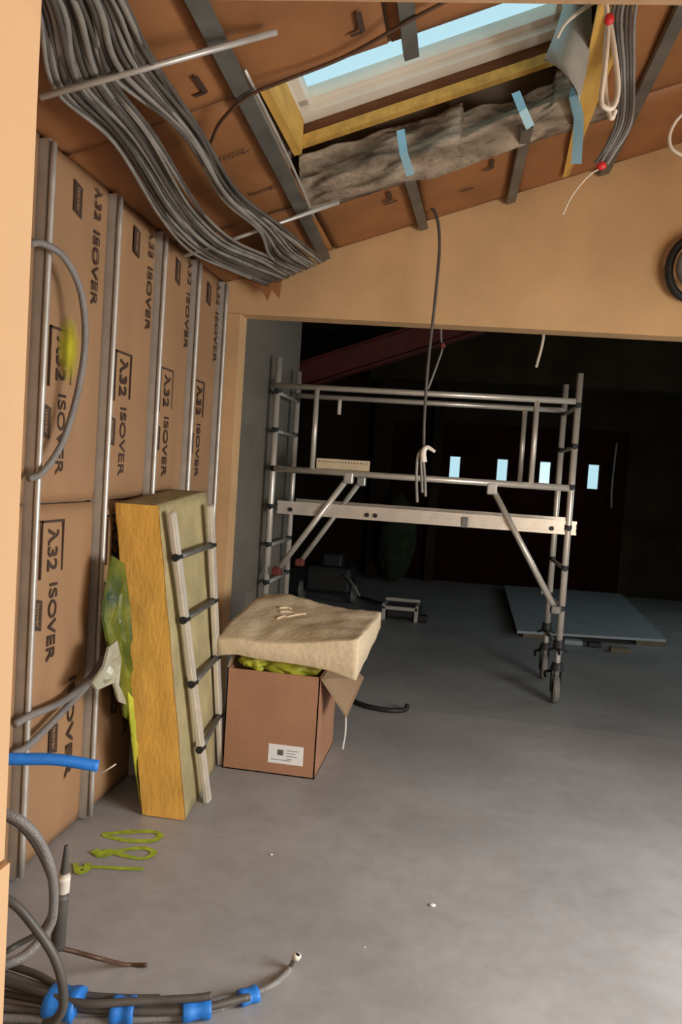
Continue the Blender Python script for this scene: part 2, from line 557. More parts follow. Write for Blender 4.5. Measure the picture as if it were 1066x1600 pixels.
def wall_panel(y0, y1, z0, z1, label, lettering=True, seed=0, stain=False):
    t = thing('insulation_panel', (WX - 0.07, (y0 + y1) / 2, z0), label, 'insulation panel', 'kraft faced insulation panels on the left wall')
    bm = bmesh.new()
    ny, nz = 14, 30
    F = []
    grid = []
    for i in range(ny + 1):
        row = []
        for j in range(nz + 1):
            a, b = i / ny, j / nz
            y, z = y0 + (y1 - y0) * a, z0 + (z1 - z0) * b
            pil = min(1, 6 * a, 6 * (1 - a)) ** 0.5 * min(1, 14 * b, 14 * (1 - b)) ** 0.5 if 0 < a < 1 and 0 < b < 1 else 0
            wr = noise.noise(Vector((seed * 3.1, y * 9, z * 2.0)))
            x = WX - 0.03 + 0.022 * pil + 0.006 * wr * pil
            row.append(bm.verts.new((x, y, z)))
        grid.append(row)
    for i in range(ny):
        for j in range(nz):
            bm.faces.new((grid[i][j], grid[i + 1][j], grid[i + 1][j + 1], grid[i][j + 1]))
    back = [bm.verts.new((WX - 0.07, y, z)) for y, z in ((y0, z0), (y1, z0), (y1, z1), (y0, z1))]
    e0 = [grid[i][0] for i in range(ny + 1)]
    e1 = [grid[ny][j] for j in range(nz + 1)]
    e2 = [grid[i][nz] for i in range(ny, -1, -1)]
    e3 = [grid[0][j] for j in range(nz, -1, -1)]
    bm.faces.new(e0 + [back[1], back[0]])
    bm.faces.new(e1 + [back[2], back[1]])
    bm.faces.new(e2 + [back[3], back[2]])
    bm.faces.new(e3 + [back[0], back[3]])
    bm.faces.new(back)
    link('kraft_facing', bm, M['kraft'], t, True)
    if lettering:
        bm = bmesh.new()
        xp = WX - 0.0035
        XD, YD_ = (0, 0, -1), (0, 1, 0)

        def rect(ya, yb, za, zb):
            box(bm, xp - .004, xp + .0006, ya, yb, za, zb)
        tops = [z1 - 0.055, z1 - 0.655] if z1 < 1.5 else [z0 + 0.62, z0 + 1.24]
        for k, zt in enumerate(tops):
            shift = 0.0 if k == 0 else (0.14 if y1 - y0 > .4 else 0)
            ya = y0 + 0.05 + shift
            if k == 0:
                rect(ya, ya + 0.15, zt - .008, zt)
                rect(ya, ya + 0.006, zt - .21, zt)
                rect(ya + 0.144, ya + 0.15, zt - .19, zt)
                add_text(bm, '\u03bb32', 0.1, (xp, ya + .045, zt - 0.03), XD, YD_, width=0.155, height=0.07, bold=0.002)
                add_text(bm, 'ISOVER', 0.1, (xp, ya + .068, zt - 0.23), XD, YD_, width=0.29, height=0.052, bold=0.001)
            else:
                if zt - .5 > z0 + .03 and z1 < 1.5:
                    add_text(bm, 'ISOVER', 0.1, (xp, ya + .1, zt - 0.02), XD, YD_, width=0.40, height=0.048, bold=0.001)
                elif z1 > 1.5:
                    add_text(bm, '\u03bb32', 0.1, (xp, ya + .13, min(z1 - .04, zt + .02)), XD, YD_, width=0.12, height=0.05, bold=0.001)
                    add_text(bm, 'ISOVER', 0.1, (xp, ya + .13, min(z1 - .2, zt - .12)), XD, YD_, width=0.28, height=0.045, bold=0.001)
        link('printed_lettering', bm, M['ink'], t)
        for k, zt in enumerate(tops):
            ya = y0 + (0.012 if k == 0 else 0.16)
            zl = zt - (0.27 if k == 0 else (0.16 if z1 < 1.5 else 0.08))
            bm = bmesh.new()
            hexa(bm, [(xp, ya, zl), (xp, ya + .058, zl - .015), (xp, ya + .058, zl - .125), (xp, ya, zl - .11)],
                 [(xp + .0015, ya, zl), (xp + .0015, ya + .058, zl - .015), (xp + .0015, ya + .058, zl - .125), (xp + .0015, ya, zl - .11)])
            lg = link('printed_logo', bm, M['ink'], t)
            bm = bmesh.new()
            add_text(bm, 'isover', 0.05, (xp + .0022, ya + .02, zl - .022), XD, YD_, width=0.085, height=0.022)
            link('logo_lettering', bm, M['kraft'], lg)
    return t


lab_lo = ['lower kraft insulation panel at the far left, half hidden by the foreground jamb',
          'lower kraft insulation panel with large 32 print above the blue conduit',
          'lower kraft insulation panel behind the leaning yellow slab',
          'lower kraft insulation panel behind the short ladder',
          'lower kraft insulation panel behind the cardboard box, by the gable',
          'narrow lower kraft strip in the corner at the gable jamb']
lab_up = ['upper kraft insulation panel at the far left, half hidden by the foreground jamb',
          'upper kraft insulation panel with a yellow stain and a grey cable loop in front',
          'upper kraft insulation panel directly above the leaning yellow slab',
          'third full upper kraft insulation panel from the left, above the ladder',
          'fourth full upper kraft insulation panel, last before the gable corner',
          'narrow upper kraft strip in the corner at the gable jamb']
for i, (a, b) in enumerate(cols):
    wall_panel(a, b, 0.01, ZS - .004, lab_lo[i], i not in (5,), i * 2)
    wall_panel(a, b, ZS + .004, 2.56, lab_up[i], i not in (5,), i * 2 + 1)

# yellow stain on the first upper panel: a thin dusting of spray paint
bm = bmesh.new()
c0 = onX(108, 545, WX)
ring = [bm.verts.new((WX + .0012, c0.y + math.cos(t) * .075 * (1 + .3 * noise.noise(Vector((t * 2, 1, 0)))), c0.z + math.sin(t) * .12 * (1 + .3 * noise.noise(Vector((t * 2, 5, 0)))))) for t in [k * 2 * PI / 28 for k in range(28)]]
bm.faces.new(ring)
mt = bpy.data.materials.new('yellow_overspray')
mt.use_nodes = True
nt = mt.node_tree
b = nt.nodes['Principled BSDF']
b.inputs['Base Color'].default_value = srgb(190, 176, 30)
b.inputs['Roughness'].default_value = 0.8
tc = nt.nodes.new('ShaderNodeTexCoord')
mp = nt.nodes.new('ShaderNodeMapping')
mp.inputs['Location'].default_value = (0, -c0.y / .085, -c0.z / .135)
mp.inputs['Scale'].default_value = (0, 1 / .085, 1 / .135)
gr = nt.nodes.new('ShaderNodeTexGradient')
gr.gradient_type = 'SPHERICAL'
nt.links.new(tc.outputs['Object'], mp.inputs[0])
nt.links.new(mp.outputs[0], gr.inputs[0])
mth = nt.nodes.new('ShaderNodeMath')
mth.operation = 'MULTIPLY'
mth.inputs[1].default_value = 1.1
nt.links.new(gr.outputs['Fac'], mth.inputs[0])
nt.links.new(mth.outputs[0], b.inputs['Alpha'])
o = link('spray_stain', bm, mt)
tag(o, 'yellow spray paint stain on the first upper kraft panel', 'paint mark')

# uprights between the panels
stud_y = [2.42, 2.92, 3.39, 3.842, 4.288]
stud_lab = ['metal wall upright nearest the foreground jamb, left of the big 32 print',
            'metal wall upright just left of the leaning yellow slab',
            'metal wall upright rising above the top of the leaning slab',
            'metal wall upright above the short ladder, third bright strip',
            'metal wall upright closest to the gable corner']
proto = None
for i, y in enumerate(stud_y):
    if proto is None:
        t = proto = thing('wall_upright', (WX, y, 0), stud_lab[0], 'metal stud', 'galvanised uprights between wall panels')
        bm = bmesh.new()
        box(bm, WX - .05, WX + .004, y - .013, y - .010, 0.01, 2.55)
        box(bm, WX - .05, WX + .004, y + .010, y + .013, 0.01, 2.55)
        box(bm, WX + .001, WX + .004, y - .013, y + .013, 0.01, 2.55)
        link('channel', bm, M['metal'], t)
        bm = bmesh.new()
        tube(bm, [(WX + .016, y - .004, 0.02), (WX + .014, y - .006, 1.3), (WX + .016, y - .003, 2.54)], 0.011, 8)
        link('edge_bead', bm, M['metal'], t, True)
    else:
        dup(proto, (0, y - stud_y[0], 0), stud_lab[i])

# ================================================================== ROOF LINING
RX = [-1.458, -0.85, -0.36, 0.13, 0.62, 1.11, 1.60, 2.09, 2.58, 3.07, 3.56, 3.9]


def roof_panel(x0, x1, y0, y1, label, seed, fold=True, marks=()):
    t = thing('roof_insulation_panel', ((x0 + x1) / 2, (y0 + y1) / 2, ceil_z((x0 + x1) / 2)), label, 'insulation panel', 'kraft faced panels lining the roof')
    bm = bmesh.new()
    nx, ny = 12, max(6, int((y1 - y0) * 16))
    lo, hi = [], []
    for i in range(nx + 1):
        r1 = []
        for j in range(ny + 1):
            a, b = i / nx, j / ny
            x, y = x0 + (x1 - x0) * a, y0 + (y1 - y0) * b
            pil = (min(1, 5 * a, 5 * (1 - a)) * min(1, 10 * b, 10 * (1 - b))) ** 0.5
            wr = noise.noise(Vector((x * 5, y * 5, seed * 7.7)))
            r1.append(bm.verts.new((x, y, ceil_z(x, 0.012 - 0.016 * pil - 0.012 * wr * pil))))
        lo.append(r1)
    for i in range(nx):
        for j in range(ny):
            bm.faces.new((lo[i][j], lo[i + 1][j], lo[i + 1][j + 1], lo[i][j + 1]))
    T = [bm.verts.new((x, y, ceil_z(x, .03))) for x, y in ((x0, y0), (x1, y0), (x1, y1), (x0, y1))]
    bm.faces.new([lo[i][0] for i in range(nx + 1)] + [T[1], T[0]])
    bm.faces.new([lo[nx][j] for j in range(ny + 1)] + [T[2], T[1]])
    bm.faces.new([lo[i][ny] for i in range(nx, -1, -1)] + [T[3], T[2]])
    bm.faces.new([lo[0][j] for j in range(ny, -1, -1)] + [T[0], T[3]])
    bm.faces.new(T)
    link('kraft_facing', bm, M['kraft_roof'], t, True)
    if marks:
        bm = bmesh.new()
        n = Vector((-0.32, 0, 1)).normalized()
        for kind, px, py in marks:
            p = onC(px, py, -0.016)
            up = Vector((1, 0, .32)).normalized()
            if kind == 'word':
                add_text(bm, 'Isover', 0.1, p - n * .002, up, (0, -1, 0), width=0.13, height=0.03)
            elif kind == 'dash':
                bar(bm, p, p + up * 0.07, 0.012, 0.002, Vector((0, 1, 0)))
            else:
                bar(bm, p, p + Vector((0, .1, 0)), 0.018, 0.002, up)
                bar(bm, p + Vector((0, .1, 0)), p + Vector((0, .1, 0)) + up * -.04, 0.014, 0.002, Vector((0, 1, 0)))
        link('printed_lettering', bm, M['ink'], t)
    return t


sd = 0
cuts = [0.95, 1.95, 2.6, 3.64, 4.39]
lab_bay = ['beside the left wall', 'just right of the long steel rail', 'in the middle bay', 'below the hanging grey sleeve', 'at the top right by the cable drop', 'in the bay beyond the cable drop', 'out by the right wall']
lab_row = ['close to the front opening', 'nearer part', 'level with the roof window', 'against the gable wall']
mk = {(0, 2): [('word', 345, 252)], (0, 3): [('word', 392, 306)], (0, 1): [('ell', 305, 120)],
      (1, 1): [('ell', 560, 20)], (1, 3): [('dash', 600, 320), ('ell', 608, 300)], (2, 3): [('dash', 720, 300), ('ell', 770, 250)],
      (4, 2): [('ell', 985, 60)]}
for bi in range(7):
    x0, x1 = RX[bi], RX[bi + 1]
    if bi == 6:
        x0, x1 = 1.60, 3.9
    for ri in range(4):
        y0, y1 = cuts[ri], cuts[ri + 1]
        xx0, xx1 = x0 + .006, x1 - .006
        if bi == 0:
            xx0 = -1.525
        if ri == 2:
            if bi in (1, 2):
                continue
            if bi == 0:
                xx1 = -0.852
            if bi == 3:
                xx0 = 0.43
        sd += 1
        roof_panel(xx0, xx1, y0 + .004, y1 - .004, 'kraft roof insulation panel %s, %s' % (lab_bay[bi], lab_row[ri]), sd, marks=mk.get((bi, ri), ()))

# furring rails under the lining
def rail(pts, label, wd=0.048):
    bm = bmesh.new()
    up = Vector((1, 0, .32)).normalized()
    n = Vector((-0.32, 0, 1)).normalized()
    p0, p1 = Vector(pts[0]), Vector(pts[1])
    bar(bm, p0, p1, wd, 0.003, up)
    for s in (-1, 1):
        bar(bm, p0 + up * s * wd / 2 + n * .009, p1 + up * s * wd / 2 + n * .009, 0.003, 0.02, up)
    o = link('ceiling_rail', bm, M['metal_dark'])
    tag(o, label, 'metal rail', 'steel furring rails under the roof lining')
    return o


def S(x, y, h=0.0):
    return Vector((x, y, ceil_z(x, h)))


rail((S(-0.775, 0.95, -.035), S(-0.895, 4.38, -.035)), 'long dark steel rail running from the top edge to the cable bend', 0.055)
rail((S(-0.27, 0.95, -.03), S(-0.29, 2.66, -.03)), 'short steel rail ending over the near edge of the roof window')
rail((S(-0.37, 3.60, -.035), S(-0.345, 4.38, -.035)), 'steel rail below the hanging strap, left one beyond the roof window')
rail((S(0.145, 3.50, -.035), S(0.12, 4.38, -.035)), 'steel rail below the middle strap beyond the roof window')
rail((S(0.66, 0.95, -.035), S(0.60, 4.38, -.035)), 'long steel rail at the top right behind the cable drop', 0.055)

# ================================================================== ROOF WINDOW
h0, h1 = 0.37, 0.45
win = bpy.data.objects.new('window_1', None)
COL.objects.link(win)
win.location = S(-0.35, 3.0, h0)
struct(win)
bm = bmesh.new()
FX0, FX1, FY0, FY1 = -0.945, 0.33, 2.55, 3.56
for a, b, c, d in ((FX0, FX1, FY1 - .08, FY1), (FX0, FX1, FY0, FY0 + .08), (FX0, FX0 + .07, FY0, FY1), (FX1 - .07, FX1, FY0, FY1)):
    slope_box(bm, a, b, c, d, h0 - .02, h1)
link('window_frame', bm, M['white_paint'], win)
bm = bmesh.new()
for a, b, c, d in ((FX0 + .07, FX1 - .07, FY1 - .125, FY1 - .08), (FX0 + .07, FX1 - .07, FY0 + .08, FY0 + .12), (FX0 + .07, FX0 + .11, FY0 + .08, FY1 - .08), (FX1 - .11, FX1 - .07, FY0 + .08, FY1 - .08)):
    slope_box(bm, a, b, c, d, h0 + .02, h1 - .005)
link('window_sash', bm, M['white_paint'], win)
bm = bmesh.new()
slope_box(bm, FX0 + .1, FX1 - .1, FY0 + .11, FY1 - .115, h0 + .05, h0 + .056)
link('window_pane', bm, M['glass'], win)

# roof above: tight lid around the window so that daylight comes only through the pane
bm = bmesh.new()
for x0, x1, y0, y1 in ((-1.75, FX0 + .01, 0.7, 4.5), (FX1 - .01, 4.1, 0.7, 4.5), (FX0 + .01, FX1 - .01, 0.7, FY0 + .01), (FX0 + .01, FX1 - .01, FY1 - .01, 4.5)):
    slope_box(bm, x0, x1, y0, y1, 0.455, 0.5)
struct(link('ceiling_roof_deck', bm, M['wood_brown']))

# timber trimmers lining the far side of the shaft
bm = bmesh.new()
slope_box(bm, FX0, HX1 + .03, 3.575, 3.60, 0.28, 0.37)
tag(link('timber_lining', bm, M['wood_brown']), 'brown timber lining board right below the roof window frame', 'timber board')
bm = bmesh.new()
slope_box(bm, FX0 + .02, HX1 + .02, 3.535, 3.58, 0.245, 0.29)
tag(link('timber_batten', bm, M['wood_yellow']), 'yellow timber batten running under the roof window', 'timber batten')
# rafter along the right side of the window
bm = bmesh.new()
hexa(bm, [S(.29, 2.2, -.03), S(.46, 2.2, -.03), S(.46, 2.2, -.005), S(.29, 2.2, -.005)], [S(.375, 4.25, -.03), S(.405, 4.25, -.03), S(.405, 4.25, -.005), S(.375, 4.25, -.005)])
tag(link('timber_rafter', bm, M['wood_yellow']), 'yellow timber rafter right of the roof window, behind the cable loop', 'timber rafter')
# thin metal angle and timber at the low side of the window
bm = bmesh.new()
slope_box(bm, -0.90, -0.865, 2.62, 3.53, 0.2, .35)
tag(link('timber_stud', bm, M['wood_yellow']), 'narrow yellow timber at the low side of the roof window', 'timber batten')
tube_obj_ = tube_obj('edge_rod', [S(-0.79, 2.4, -.03), S(-0.806, 3.1, -.03), S(-0.832, 3.72, -.035)], 0.006, M['metal'])
tag(tube_obj_, 'bright metal rod beside the long rail at the low window side', 'metal rod')

# grey mineral wool edge exposed between timber and lining
bm = bmesh.new()
NX, NV = 130, 30
g = []
for i in range(NX + 1):
    x = FX0 + .06 + (HX1 + .12 - FX0 - .06) * i / NX
    col = []
    for j in range(NV + 1):
        v = j / NV
        top = 0.235 - (0.05 * max(0, noise.noise(Vector((x * 2.2, 3, 0)))) + (0.055 if -0.15 < x < 0.25 else 0.0))
        sag = -0.015 - 0.045 * math.sin(max(0, min(1, (x + .7) / 1.0)) * PI) + .012 * noise.noise(Vector((x * 6, 0, 4)))
        h = top + (sag - top) * v - 0.0
        bul = 0.075 * math.sin(v * PI * 0.85) + 0.07 * noise.noise(Vector((x * 3.4, v * 3.0 + x * 2, 1.7))) + 0.03 * noise.noise(Vector((x * 9, v * 9, 9)))
        col.append(bm.verts.new(S(x, 3.62 - bul + 0.03 * v, h)))
    g.append(col)
bk = [[bm.verts.new(S(c[0].co.x, 3.72, (0.22, -0.01)[k])) for k in (0, 1)] for c in g]
for i in range(NX):
    for j in range(NV):
        bm.faces.new((g[i][j], g[i + 1][j], g[i + 1][j + 1], g[i][j + 1]))
    bm.faces.new((g[i][0], bk[i][0], bk[i + 1][0], g[i + 1][0]))
    bm.faces.new((g[i][NV], g[i + 1][NV], bk[i + 1][1], bk[i][1]))
    bm.faces.new((bk[i][0], bk[i][1], bk[i + 1][1], bk[i + 1][0]))
o = link('mineral_wool_edge', bm, M['wool'], None, True)
tag(o, 'rough grey mineral wool edge bulging out below the roof window', 'insulation')

# metal straps
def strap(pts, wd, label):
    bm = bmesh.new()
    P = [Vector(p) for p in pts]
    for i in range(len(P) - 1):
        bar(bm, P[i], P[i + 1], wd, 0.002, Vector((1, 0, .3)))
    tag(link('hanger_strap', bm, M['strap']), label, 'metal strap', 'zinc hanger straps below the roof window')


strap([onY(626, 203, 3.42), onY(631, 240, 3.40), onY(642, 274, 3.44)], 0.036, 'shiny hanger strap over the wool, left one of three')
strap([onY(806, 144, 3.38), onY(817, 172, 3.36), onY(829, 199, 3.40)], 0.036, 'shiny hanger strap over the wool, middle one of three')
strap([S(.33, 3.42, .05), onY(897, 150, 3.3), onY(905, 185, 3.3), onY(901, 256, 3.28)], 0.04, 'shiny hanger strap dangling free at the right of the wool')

# ================================================================== CEILING RODS AND CABLE BUNDLE
for a, b, lab in ((onC(62, 152, -.16), onC(432, 50, -.05), 'nearer threaded steel rod carrying the grey cables'),
                  (onC(288, 400, -.13), onC(530, 316, -.05), 'farther threaded steel rod at the cable bend')):
    o = tube_obj('support_rod', [a, b], 0.0095, M['metal'], sm=False)
    tag(o, lab, 'steel rod', 'steel rods holding the cables')

guides = [
    # (left edge, right edge, h) at successive stations
    ((15, -90), (150, -90), -.10), ((62, 15), (200, 15), -.11), ((86, 140), (246, 96), -.13), ((178, 225), (312, 205), -.10), ((250, 340), (372, 300), -.12),
    ((302, 394), (432, 352), -.12), ((358, 424), (480, 385), -.12), ((418, 446), (506, 408), -.10)]
NC = 36
mats = [M['cable'], M['cable_dark'], M['cable'], M['cable_dark']]
for c in range(NC):
    pts = []
    base = (c + 0.5) / NC
    j1 = random.uniform(-.03, .03)
    for k, (A, B, h) in enumerate(guides):
        f = base + random.uniform(-.035, .035)
        if 2 <= k <= 5:      # the run splits in two strands
            f = f * 0.86 if base < 0.56 else 0.80 + (f - .56) * 0.5
        px, py = A[0] + (B[0] - A[0]) * f, A[1] + (B[1] - A[1]) * f
        if k == 2:
            f = base + j1
            px, py = A[0] + (B[0] - A[0]) * f, A[1] + (B[1] - A[1]) * f
        hh = h + (0.02 if k != 2 else 0.012) * random.uniform(-1, 1) + (0.0 if k != 2 else 0.03)
        pts.append(onC(px, py, hh))
    for p in pts:
        p.x = max(p.x, -1.43)
        p.y = min(p.y, 4.37)
    o = tube_obj('electric_cable', pts, random.choice((0.0065, 0.008, 0.0095)), mats[c % 4], seg=7, n=7)
    tag(o, 'grey electric cable in the thick bundle sweeping along the left of the roof', 'cable', 'grey cables bundled under the roof')

# torn kraft flap under the bundle end
bm = bmesh.new()
pp = [onY(x, y, 4.30) for x, y in ((345, 415), (420, 425), (440, 440), (436, 466), (424, 452), (418, 470), (408, 450), (380, 436))]
hexa(bm, pp, [p + Vector((0, .012, 0)) for p in pp])
tag(link('torn_kraft_flap', bm, M['kraft_roof']), 'torn brown kraft flap hanging below the cable bend', 'paper scrap')

# thin brown cable across the roof
o = tube_obj('thin_cable', [onC(328, 226, -.05), onC(345, 190, -.05), onC(385, 152, -.05), onC(440, 128, -.05), onC(540, 88, -.04), onC(640, 32, -.04), onC(700, 0, -.04), onC(760, -40, -.04)], 0.006, M['cable_brown'])
tag(o, 'thin brown cable arching across the lining above the roof window', 'cable')

# ================================================================== TOP RIGHT CLUTTER
sleeve = [onY(905, -20, 3.1), onY(885, 40, 3.05), onY(880, 100, 3.0)]
bm = bmesh.new()
rows = []
spec_ = [((868, -30), (915, -25)), ((880, 10), (925, 15)), ((866, 55), (925, 60)), ((851, 92), (918, 105)), ((872, 96), (908, 150)), ((900, 130), (906, 160))]
for k, (a, b) in enumerate(spec_):
    row = []
    for j in range(9):
        t = j / 8
        px, py = a[0] + (b[0] - a[0]) * t, a[1] + (b[1] - a[1]) * t
        row.append(onY(px, py, 3.0 - 0.05 * math.sin(t * PI)))
    rows.append(row)
V1 = [[bm.verts.new(p) for p in r_] for r_ in rows]
V2 = [[bm.verts.new(p + Vector((0, .012, 0))) for p in r_] for r_ in rows]
for i in range(len(rows) - 1):
    for j in range(8):
        bm.faces.new((V1[i][j], V1[i + 1][j], V1[i + 1][j + 1], V1[i][j + 1]))
        bm.faces.new((V2[i][j], V2[i][j + 1], V2[i + 1][j + 1], V2[i + 1][j]))
for i in range(len(rows) - 1):
    for j in (0, 8):
        bm.faces.new((V1[i][j], V2[i][j], V2[i + 1][j], V1[i + 1][j]))
for i in (0, len(rows) - 1):
    for j in range(8):
        bm.faces.new((V1[i][j], V1[i][j + 1], V2[i][j + 1], V2[i][j]))
tag(link('membrane_sleeve', bm, M['sheet_grey'], None, True), 'curled grey membrane sheet hanging at the right end of the roof window', 'membrane')
o = tube_obj('window_cord', [onY(870, 60, 2.9), onY(885, 35, 2.88), onY(915, 12, 2.86), onY(945, -5, 2.86)], 0.007, M['cable_white'])
tag(o, 'pale cord curving over the top of the grey membrane sheet', 'cord')

# white cable coil
bm = bmesh.new()
tube(bm, [onY(x, y, d) for x, y, d in ((945, -20, 2.7), (950, 40, 2.7), (946, 100, 2.68), (940, 150, 2.68), (943, 166, 2.68), (958, 168, 2.69), (966, 140, 2.7), (962, 90, 2.7), (952, 35, 2.71), (946, 90, 2.72), (947, 150, 2.72), (955, 184, 2.72), (962, 172, 2.72))], 0.0085, 8)
o = link('white_cable_coil', bm, M['cable_white'], None, True)
tag(o, 'looped white cable coil hanging at the top right', 'cable')
bm = bmesh.new()
p = onY(952, 30, 2.67)
bmesh.ops.create_uvsphere(bm, u_segments=12, v_segments=8, radius=0.017, matrix=Matrix.Translation(p) @ Matrix.Diagonal((1, .8, 1.1, 1)))
tag(link('red_connector', bm, M['red'], None, True), 'red connector at the top of the white cable coil', 'connector')

drop_lab = 'grey cable in the sheaf dropping past the rafter at the top right'
for k in range(6):
    u = (k - 2.5)
    pts = [onC(1000 + u * 6, -60, -.02), onC(975 + u * 7, 20, -.05), onY(984 + u * 5 - 6, 110, 3.0 + .01 * k), onY(975 + u * 4.5, 190, 3.05), onY(950 + u * 3.5, 240, 3.08), onY(938 + u * 3 + (k % 2) * 3, 254 + (k * 7) % 11, 3.08)]
    o = tube_obj('drop_cable', pts, 0.0065, [M['cable_dark'], M['cable_dark'], M['conduit']][k % 3], seg=7)
    tag(o, drop_lab, 'cable', 'grey cables dropping at the top right')
bm = bmesh.new()
p = onY(940, 259, 3.04)
bmesh.ops.create_uvsphere(bm, u_segments=12, v_segments=8, radius=0.017, matrix=Matrix.Translation(p) @ Matrix.Diagonal((1.1, .8, .9, 1)))
tag(link('red_connector', bm, M['red'], None, True), 'red connector at the low end of the dropping cables', 'connector')
o = tube_obj('stripped_wire', [onY(940, 262, 3.05), onY(920, 275, 3.04), onY(895, 305, 3.03), onY(880, 335, 3.02)], 0.0025, M['cable_white'])
tag(o, 'thin bare wire trailing from the lower red connector', 'wire')
o = tube_obj('cable_loop', [onY(1085, 165, 3.3), onY(1060, 185, 3.3), onY(1047, 210, 3.3), onY(1050, 232, 3.3), onY(1070, 245, 3.3)], 0.007, M['cable_white'])
tag(o, 'small pale cable loop at the right edge under the roof', 'cable')

# dark fitting on the gable, cut by the frame edge
t = thing('metal_fitting', onY(1066, 420, 4.36), 'dark round metal fitting on the gable wall at the right edge', 'fitting')
c = onY(1086, 420, 4.33)
for R, rr, yy, mm, nm in ((0.13, 0.022, 0.0, M['black'], 'outer_ring'), (0.085, 0.02, -.05, M['metal_dark'], 'inner_ring')):
    bm = bmesh.new()
    tube(bm, [c + Vector((math.cos(a) * R, yy, math.sin(a) * R * 1.25)) for a in [k * 2 * PI / 24 for k in range(25)]], rr, 8, sm=False)
    link(nm, bm, mm, t, True)
bm = bmesh.new()
bmesh.ops.create_cone(bm, cap_ends=True, segments=20, radius1=.07, radius2=.05, depth=.09, matrix=Matrix.Translation(c) @ Matrix.Rotation(PI / 2, 4, 'X'))
link('hub', bm, M['black'], t)

# ================================================================== HANGING CABLE WITH TOOL
t = thing('hanging_cable', onY(680, 330, 4.2), 'long grey cable hanging from the roof in front of the scaffold', 'cable')
bm = bmesh.new()
tube(bm, [onY(655, 310, 4.2), onY(680, 332, 4.18), onY(687, 380, 4.18), onY(681, 460, 4.18), onY(670, 560, 4.18), onY(664, 640, 4.18), onY(662, 705, 4.18)], 0.0085, 8)
link('cable', bm, M['cable_dark'], t, True)
bm = bmesh.new()
for dx, yb in ((-6, 785), (2, 770), (7, 776)):
    tube(bm, [onY(662, 700, 4.18), onY(657 + dx * .6, 712, 4.17), onY(657 + dx, 745, 4.17), onY(658 + dx, yb, 4.17)], 0.008, 7)
link('folded_tail', bm, M['cable'], t, True)
bm = bmesh.new()
tube(bm, [onY(662, 722, 4.16), onY(662, 706, 4.16), onY(668, 699, 4.16), onY(680, 706, 4.16)], lambda s: 0.019 * (1 - .55 * s), 10)
link('pale_connector', bm, M['white_paint'], t, True)

o = tube_obj('thin_cable', [onY(700, 400, 4.75) + Vector((0, 0, .4)), onY(690, 505, 4.75), onY(692, 540, 4.75), onY(685, 565, 4.75), onY(669, 608, 4.75)], 0.006, M['cable'])
tag(o, 'thin grey cable hanging just right of the long hanging cable', 'cable')
bm = bmesh.new()
bmesh.ops.create_uvsphere(bm, u_segments=10, v_segments=8, radius=0.018, matrix=Matrix.Translation(onY(692, 540, 4.73)))
tag(link('red_connector', bm, M['red_dull'], None, True), 'dull red connector on the thin cable in the dark opening', 'connector')
o = tube_obj('short_cable', [onY(856, 400, 4.9) + Vector((0, 0, .55)), onY(851, 500, 4.9), onY(848, 535, 4.9), onY(838, 574, 4.9)], 0.009, M['cable_white'])
tag(o, 'short pale cable hanging behind the beam at right', 'cable')

# ================================================================== LEFT WALL CABLES
o = tube_obj('wall_cable', [onX(48, 380, WX + .03), onX(68, 381, WX + .04), onX(100, 402, WX + .07), onX(126, 455, WX + .09), onX(133, 530, WX + .09), onX(122, 610, WX + .08), onX(98, 690, WX + .06), onX(66, 738, WX + .04), onX(45, 748, WX + .03)], 0.012, M['conduit'])
tag(o, 'grey conduit looping out from the wall past the yellow stain', 'conduit')
for px0, py0, px1, py1, py2, lab in ((48, 1118, 100, 1095, 1060, 'upper grey conduit running into the gap behind the leaning slab'), (44, 1165, 95, 1115, 1066, 'lower grey conduit running into the gap behind the leaning slab')):
    o = tube_obj('wall_cable', [onX(px0 - 25, py0 + 14, WX + .02), onX(px0, py0, WX + .03), onX(px1, py1, WX + .04), onX(140, py2, WX + .04), onX(164, py2 - 35, WX + .03)], 0.013, M['conduit'])
    tag(o, lab, 'conduit')

t = thing('blue_conduit', onY(25, 1186, 1.9), 'bright blue conduit sticking out from the left jamb with a bare wire end', 'conduit')
bm = bmesh.new()
tube(bm, [onY(-40, 1185, 1.85), onY(30, 1186, 1.9), onY(90, 1187, 1.95), onY(153, 1197, 2.0)], 0.0165, 12)
link('sleeve', bm, M['blue'], t, True)
bm = bmesh.new()
tube(bm, [onY(148, 1199, 2.0), onY(160, 1208, 2.0), onY(181, 1194, 2.0)], 0.0022, 6, sm=False)
link('wire_end', bm, M['cable_white'], t, True)

# ================================================================== LEANING SLAB, LADDER, FILM
SB = [(-1.275, 3.03), (-1.085, 3.03)]
t = thing('insulation_slab', (-1.18, 3.33, 0), 'thick yellow mineral wool slab leaning on the left wall', 'insulation slab')
bm = bmesh.new()
ny, nz, nx = 10, 30, 6
def slabp(a, b, z):   # a across thickness, b along depth, z height 0..1
    x = -1.275 + 0.19 * a + 0.014 * (1 - z) - 0.165 * z - 0.07 * b * (1 - z) + 0.004 * noise.noise(Vector((a * 5, b * 6, z * 8)))
    y = 3.03 + 0.60 * b - 0.03 * z + 0.006 * noise.noise(Vector((a * 9, b * 3, z * 14)))
    return Vector((x, y, 0.004 + 1.315 * z + (0.05 * b * z)))
def grid_face(bm, fn, nu, nv, flip=False):
    G = [[bm.verts.new(fn(i / nu, j / nv)) for j in range(nv + 1)] for i in range(nu + 1)]
    for i in range(nu):
        for j in range(nv):
            f = (G[i][j], G[i + 1][j], G[i + 1][j + 1], G[i][j + 1])
            bm.faces.new(f)
grid_face(bm, lambda u, v: slabp(1, u, v), ny, nz)
grid_face(bm, lambda u, v: slabp(0, u, v), ny, nz)
grid_face(bm, lambda u, v: slabp(u, v, 1), nx, ny)
